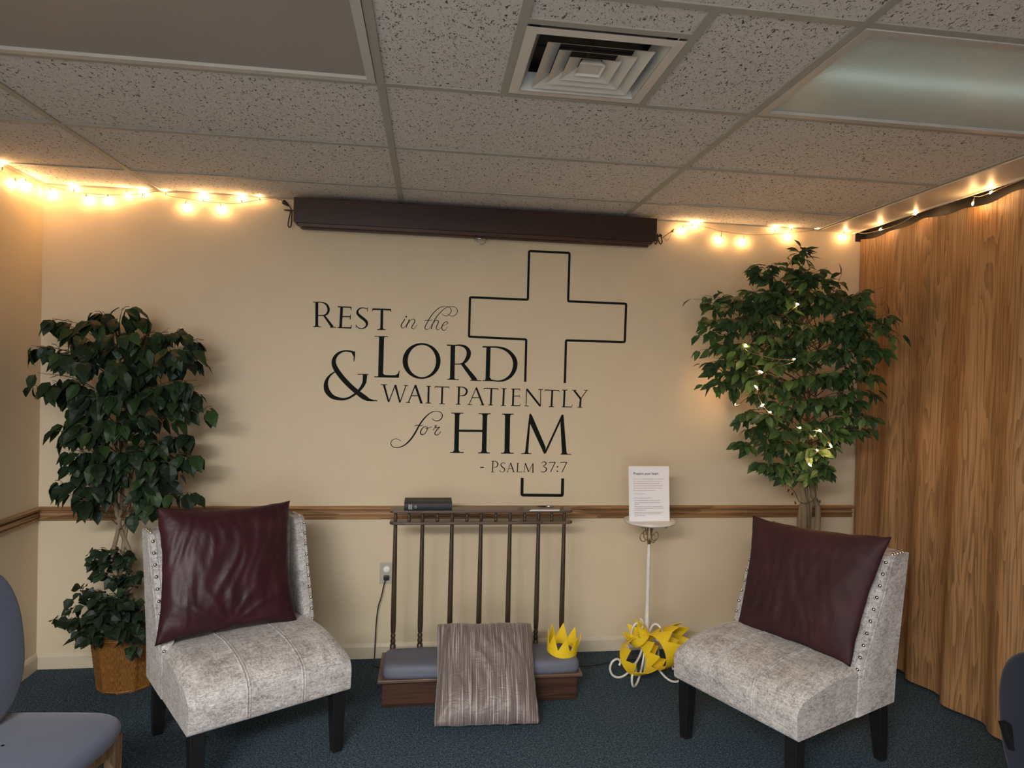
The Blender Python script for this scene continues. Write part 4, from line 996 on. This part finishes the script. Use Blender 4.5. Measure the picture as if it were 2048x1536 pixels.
def tree_left():
    c = Vector((-1.425, -.195, 0)); t = thing('artificial_tree', 'dark-leaved artificial tree in a wicker basket, left corner', 'tree', c)
    m = MB(); basket(m, .128, .160, .27); m.build('basket', 'wicker', t, smooth=True)
    m = MB(); m.lathe([(.004, .235), (.150, .235), (.150, .24), (.004, .245)], n=32); m.build('soil', 'soil', t, smooth=True)
    yT = -.215
    tr = [[(228, 1290), (240, 1180), (225, 1120), (238, 1050), (247, 960), (252, 880), (235, 780), (228, 700), (225, 630)],
          [(250, 1290), (262, 1190), (245, 1120), (255, 1040), (262, 960), (250, 880), (262, 790), (245, 700), (232, 640)],
          [(222, 1290), (250, 1200), (262, 1120), (236, 1040), (232, 960), (246, 880), (250, 800), (240, 720), (230, 650)]]
    paths = []
    for k, p in enumerate(tr):
        P = [at(x, y, 1, yT+.016*math.sin(i*1.9+k*2.1)) for i, (x, y) in enumerate(p)]
        P[0].z = .24; m = MB(); W = [Vector(q) for q in cr(P, 6)]
        m.tube(W, [.013-.009*i/len(W) for i in range(len(W))], 8); m.build('trunk', 'bark', t, world=True, smooth=True); paths.append(W)
    lim = lambda p: Vector((max(p.x, XL+.03), min(p.y, -.03), p.z))
    mf = MB(); mb = MB(); T = leaf_template(.66, .25, .35)
    tips = [(200, 622, -.05), (245, 615, -.1), (280, 625, 0), (180, 640, -.2), (225, 660, -.25), (265, 665, -.2), (150, 660, -.1), (130, 650, -.05), (105, 636, 0), (95, 690, -.1), (62, 690, -.15), (120, 705, -.2),
            (75, 745, -.2), (105, 765, -.15), (66, 770, -.1), (140, 760, -.2), (170, 720, -.25), (200, 750, -.3), (245, 745, -.3), (150, 800, -.15), (120, 805, -.05), (180, 790, -.2), (225, 790, -.3), (215, 720, -.3), (265, 720, -.25), (180, 690, -.2),
            (310, 660, -.15), (340, 655, -.1), (375, 665, -.1), (405, 680, -.1), (415, 715, -.15), (350, 700, -.2), (320, 715, -.2), (380, 700, -.2), (290, 690, -.2), (290, 740, -.2),
            (330, 770, -.25), (360, 760, -.2), (395, 760, -.2), (415, 790, -.15), (420, 820, -.1), (400, 770, -.05), (350, 800, -.15), (380, 790, -.15), (305, 790, -.2), (310, 830, -.15), (270, 780, -.25), (275, 830, -.2),
            (112, 860, -.15), (140, 850, -.1), (165, 850, -.15), (185, 860, -.2), (210, 840, -.25), (240, 845, -.25), (160, 820, -.1), (205, 890, -.2), (180, 900, -.15), (160, 900, -.15), (140, 905, -.1), (125, 925, -.1), (215, 930, -.15), (190, 920, -.2), (240, 900, -.2),
            (290, 880, -.1), (310, 885, -.15), (340, 900, -.1), (365, 905, -.1), (385, 910, -.1), (300, 920, -.2), (325, 920, -.15), (350, 865, -.1), (378, 870, -.05), (270, 900, -.2),
            (120, 965, -.1), (135, 985, -.15), (160, 965, -.1), (170, 1000, -.15), (200, 965, -.2), (285, 960, -.15), (310, 975, -.15), (330, 965, -.1), (345, 985, -.15), (375, 985, -.15), (355, 950, -.05), (310, 1010, -.2)]
    for (x, y, dy) in tips:
        tip = lim(at(x, y, 1, yT+dy)); q = random.choice(paths); zt = tip.z-.16+random.uniform(-.03, .03); s0 = min(q, key=lambda p: abs(p.z-max(zt, .7)))
        n_ = 9 if (x < 140 or x > 390 or y > 860) else 12
        foliage(mf, mb, T, s0.copy(), tip, .082, n_+3, .95, lim, .0032, .045, 2)
    mb.build('branch', 'bark_dk', t, world=True, smooth=True); mf.build('foliage', 'leaf1', t, world=True, smooth=False)
    mf = MB(); mb = MB(); Ti = leaf_template(.95, .3, .3)
    iv = [(130, 1250, -.1), (120, 1235, -.05), (150, 1240, -.15), (170, 1200, -.15), (150, 1210, -.05), (190, 1190, -.15), (165, 1260, -.2), (190, 1230, -.22), (215, 1210, -.2), (240, 1200, -.22), (225, 1250, -.25), (205, 1265, -.25), (255, 1250, -.2), (275, 1230, -.15), (160, 1285, -.2), (185, 1275, -.22),
          (245, 1225, -.15), (175, 1225, -.15), (200, 1180, -.08), (225, 1180, -.08), (270, 1270, -.2), (268, 1300, -.22), (155, 1180, -.05), (205, 1145, -.03), (190, 1120, -.03), (180, 1110, -.02), (205, 1100, -.03), (225, 1090, -.03), (215, 1120, -.05), (235, 1150, -.05), (262, 1150, -.05), (240, 1110, -.03), (255, 1180, -.1), (270, 1200, -.1), (145, 1290, -.18)]
    c0 = c+Vector((0, 0, .25))
    for (x, y, dy) in iv:
        tip = lim(at(x, y, 1, yT+dy)); s0 = c0+rv(.04) if y > 1170 else Vector((c.x+.01, c.y, max(.3, tip.z-.1))); s0.z = max(s0.z, .25)
        foliage(mf, mb, Ti, s0, tip, .048, 12, .5, lim, .002, .04, 3)
    mb.build('ivy_stem', 'greenwire', t, world=True, smooth=True); mf.build('ivy', 'ivy', t, world=True)
tree_left()

def tree_right():
    base = at(1618, 1040, 1, -.30); c = Vector((base.x, -.27, 0))
    t = thing('artificial_tree', 'green artificial ficus tree wound with tiny lights, right corner behind the grey chair', 'tree', c)
    m = MB(); basket(m, .128, .160, .27); m.build('basket', 'wicker', t, smooth=True)
    m = MB(); m.lathe([(.004, .235), (.150, .235), (.150, .24), (.004, .245)], n=32); m.build('soil', 'soil', t, smooth=True)
    yT = -.29; rr = random.Random(3); paths = []
    tops = [(1598, 560), (1575, 600), (1620, 590), (1560, 700), (1640, 680)]
    for k in range(5):
        x0 = 1600+k*8; P = [Vector((c.x-.03+.015*k, c.y+.012*math.sin(k*2), .24))]
        for i, y in enumerate((1040, 990, 940, 890, 820, 740)):
            P.append(at(1614+(k-2)*(7 if i < 1 else 5)+8*math.sin(i*1.5+k*1.9), y, 1, yT+.018*math.cos(i*1.3+k*1.7)))
        P.append(at(*tops[k], 1, yT+.02*k-.04)); W = [Vector(q) for q in cr(P, 6)]; m = MB()
        m.tube(W, [.0195-.0155*(i/len(W))**.8 for i in range(len(W))], 8); m.build('trunk', 'bark', t, world=True, smooth=True); paths.append(W)
    lim = lambda p: Vector((min(p.x, 2.44), min(p.y, -.03), min(p.z, 2.36)))
    mf = MB(); mb = MB(); T = leaf_template(.52, .25, .25)
    tips = [(1600, 505, -.05), (1610, 530, -.1), (1575, 520, -.1), (1550, 525, -.05), (1520, 530, -.1), (1505, 540, -.05), (1535, 550, -.1), (1630, 540, -.1), (1655, 535, -.1), (1685, 545, -.1), (1660, 560, -.1), (1600, 560, -.15),
            (1500, 570, -.1), (1520, 580, -.15), (1545, 590, -.15), (1580, 590, -.2), (1620, 590, -.2), (1650, 590, -.15), (1670, 580, -.15), (1690, 600, -.2), (1520, 605, -.1),
            (1385, 598, 0), (1410, 590, 0), (1440, 585, -.02), (1425, 610, -.05), (1450, 610, -.1), (1475, 605, -.1), (1400, 640, -.1), (1420, 640, -.15), (1450, 640, -.2), (1480, 640, -.2), (1510, 640, -.2), (1540, 630, -.25), (1400, 670, -.1),
            (1765, 575, -.3), (1745, 585, -.3), (1720, 600, -.25), (1740, 620, -.3), (1770, 605, -.35), (1780, 630, -.35), (1750, 645, -.3), (1715, 630, -.25), (1800, 670, -.35), (1790, 690, -.35), (1770, 660, -.35), (1700, 650, -.25), (1740, 680, -.3),
            (1400, 700, -.1), (1405, 730, -.15), (1425, 715, -.2), (1450, 720, -.2), (1475, 700, -.25), (1500, 690, -.3), (1410, 770, -.1), (1430, 745, -.15), (1455, 750, -.15), (1480, 745, -.2), (1535, 670, -.3), (1560, 650, -.3), (1590, 660, -.3), (1620, 650, -.3), (1650, 640, -.25), (1680, 640, -.2),
            (1560, 700, -.3), (1530, 720, -.3), (1600, 710, -.3), (1640, 700, -.3), (1670, 690, -.25), (1700, 700, -.25), (1730, 720, -.3), (1745, 750, -.3), (1750, 780, -.3), (1720, 750, -.25), (1690, 740, -.25), (1660, 750, -.3), (1620, 750, -.3), (1580, 760, -.3), (1540, 770, -.3), (1510, 760, -.25), (1490, 790, -.2),
            (1480, 840, -.15), (1490, 860, -.15), (1500, 820, -.2), (1530, 830, -.3), (1560, 810, -.3), (1600, 800, -.3), (1640, 800, -.3), (1680, 790, -.25), (1710, 800, -.25), (1735, 830, -.28), (1745, 855, -.28), (1725, 860, -.25), (1700, 830, -.25), (1510, 870, -.1), (1495, 885, -.08),
            (1560, 860, -.25), (1600, 850, -.3), (1640, 850, -.28), (1670, 860, -.2), (1680, 870, -.2), (1520, 900, -.15), (1515, 925, -.12), (1540, 890, -.2), (1570, 890, -.22), (1530, 930, -.15), (1555, 930, -.15), (1575, 950, -.15), (1590, 910, -.2), (1640, 900, -.2), (1655, 890, -.2), (1640, 930, -.18), (1625, 890, -.22), (1630, 945, -.18)]
    for (x, y, dy) in tips:
        tip = lim(at(x, y, 1, yT+dy)); q = random.choice(paths); zt = tip.z-.12+random.uniform(-.03, .03); s0 = min(q, key=lambda p: abs(p.z-max(zt, 1.0)))
        foliage(mf, mb, T, s0.copy(), tip, .069, 25, .5, lim, .0030, .05, 3)
    mb.build('branch', 'bark_dk', t, world=True, smooth=True); mf.build('foliage', 'leaf2', t, world=True)
    # lights wound through it
    yl = -.72
    bl = [(1595.4, 608, -.56), (1491.7, 691, -.62), (1588.5, 717.7, yl), (1521, 743, -.70), (1455, 769.5, -.16), (1511.7, 773, -.66), (1470, 808, -.16), (1525, 810, yl), (1540.5, 824, yl), (1600, 855, yl), (1640.7, 861.7, -.62), (1662, 891.7, -.58), (1634, 900, -.58), (1620, 929.7, -.54)]
    wp = [at(1600, 590, 1, -.45), at(1593, 612, 1, -.55), at(1540, 650, 1, -.55), at(1490, 695, 1, -.60), at(1540, 715, 1, -.66), at(1588, 722, 1, -.70), at(1550, 735, 1, -.70), at(1520, 748, 1, -.69), at(1480, 760, 1, -.40), at(1455, 775, 1, -.15), at(1466, 790, 1, -.15), at(1470, 812, 1, -.15), at(1500, 790, 1, -.45), at(1513, 776, 1, -.65), at(1520, 800, 1, -.70), at(1540, 826, 1, -.71), at(1580, 845, 1, -.71), at(1602, 858, 1, -.71), at(1642, 864, 1, -.60), at(1662, 894, 1, -.57), at(1634, 903, 1, -.57), at(1622, 933, 1, -.52), at(1628, 960, 1, -.40), at(1632, 990, 1, -.35), at(1618, 1005, 1, -.345), at(1600, 1004, 1, -.345), at(1590, 985, 1, -.36), at(1580, 972, 1, -.37), at(1582, 950, 1, -.38)]
    bulbs = [(at(x, y, 1, yy), rv(1)+Vector((0, -1.2, 0))) for x, y, yy in bl]
    def dark_tips(m):
        for x, y in ((1590, 1003), (1578, 978), (1586, 985), (1634, 997), (1640, 1000)):
            p = at(x, y, 1, -.36); m.tube([p, p+Vector((random.uniform(-.01, .01), 0, -.014))], .004, 6)
    string('string_lights', 'tiny white string lights wound through the artificial ficus tree', wp, bulbs, 'greenwire', wp[0], dark_tips)
tree_right()

# ---------------- side chairs cut off by the frame ----------------
def side_chair(label, loc, rz_, fab, woodm, bf=0, bz=0):
    """local: +y is the way it faces; origin on the floor under the seat centre"""
    t = thing('side_chair', label, 'chair', loc, rz_); zs = .452
    m = MB(); per = []
    for i in range(64):
        a = 2*PI*i/64; c, s_ = math.cos(a), math.sin(a); x = math.copysign(abs(c)**.42, c); y = math.copysign(abs(s_)**.42, s_)
        wd = .235+.022*y; per.append((x*wd, y*.225+.02*(1-x*x)*(y > 0)))
    rings = []
    for k in range(8):
        an = PI*k/7; z = zs-.028-.028*math.cos(an); ins = .022*(1-math.sin(an)); rings.append([(x*(1-ins/.235), y*(1-ins/.225), z) for x, y in per])
    for f in (.75, .5, .25, .02): rings.append([(x*f*.9, y*f*.9, zs+.012*(1-f*f)) for x, y in per])
    m.grid(rings, closev=True); m.add(rings[0], [tuple(range(64))]); m.build('seat', fab, t, smooth=True)
    m = MB(); P = []
    for (x0, x1, y0, y1) in ((-.205, .205, .175, .20), (-.175, .175, -.20, -.175), (-.215, -.19, -.19, .19), (.19, .215, -.19, .19)): m.box(x0, x1, y0, y1, .345, .398)
    m.build('apron', woodm, t, bevel=.003)
    for sx in (-1, 1):
        m = MB(); rings = [[(sx*.20+a*s_, .19+b_*s_, z) for a, b_ in ((-1, -1), (1, -1), (1, 1), (-1, 1))] for z, s_ in ((.398, .019), (.2, .017), (0, .013))]
        m.grid(rings, closev=True); m.add(rings[0], [(0, 1, 2, 3)]); m.add(rings[2], [(0, 1, 2, 3)]); m.build('leg', woodm, t, bevel=.003)
        m = MB(); rings = [[(sx*.172+a*s_, yy+b_*s_, z) for a, b_ in ((-1, -1), (1, -1), (1, 1), (-1, 1))] for z, s_, yy in ((.70+bz, .012, -.272+bf), (.55+bz/2, .015, -.235+bf*.7), (.42, .018, -.205), (.2, .017, -.205), (0, .014, -.25))]
        m.grid(rings, closev=True); m.add(rings[0], [(0, 1, 2, 3)]); m.add(rings[-1], [(0, 1, 2, 3)]); m.build('leg', woodm, t, bevel=.003)
    # upholstered back, rounded outline, widest in the middle
    m = MB(); F_ = []; B_ = []
    out = []
    for i in range(49):
        a = 2*PI*i/48; c, s_ = math.cos(a), math.sin(a); x = math.copysign(abs(c)**.75, c)*.222; z = .70+math.copysign(abs(s_)**.8, s_)*.255; out.append((x, z))
    def yy(x, z, off): return -.218-.20*(z-.45)*.55+off-.35*x*x*-1
    rings = []
    for k in range(7):
        an = PI*k/6; off = -.022*math.cos(an); ins = .018*(1-math.sin(an)); rings.append([(x*(1-ins/.22), yy(x, z, off), .70+(z-.70)*(1-ins/.25)) for x, z in out[:-1]])
    for f in (.7, .35, .02): rings.append([(x*f*.9, yy(x*f, .70+(z-.70)*f, .022+.008*(1-f)), .70+(z-.70)*f*.9) for x, z in out[:-1]])
    pre = [[(x*f*.9, yy(x*f, .70+(z-.70)*f, -.022), .70+(z-.70)*f*.9) for x, z in out[:-1]] for f in (.02, .35, .7)]
    m.grid(pre+rings, closev=True); m.v = [(x, y+bf, z+bz) for x, y, z in m.v]; m.build('backrest', fab, t, smooth=True)
    return t
fa = math.atan2(-.19, .98)-PI/2
side_chair('blue-grey upholstered wooden chair cut off by the left edge', (-1.175, -1.655, 0), fa, 'bluefab', 'ltwood', .095)
side_chair('dark navy upholstered chair cut off by the lower right edge', (2.0, -2.12, 0), -PI/2+.05, 'navy', 'blackwood', 0, -.15)
for o in COL.objects:
    if o.parent is None:
        k = o.name.split('.')[0]
        g = {'ceiling_light': 'ceiling light panels', 'throw_pillow': 'burgundy cushions on the grey velvet chairs', 'string_lights': 'warm string lights'}.get(k)
        if g: o['group'] = g
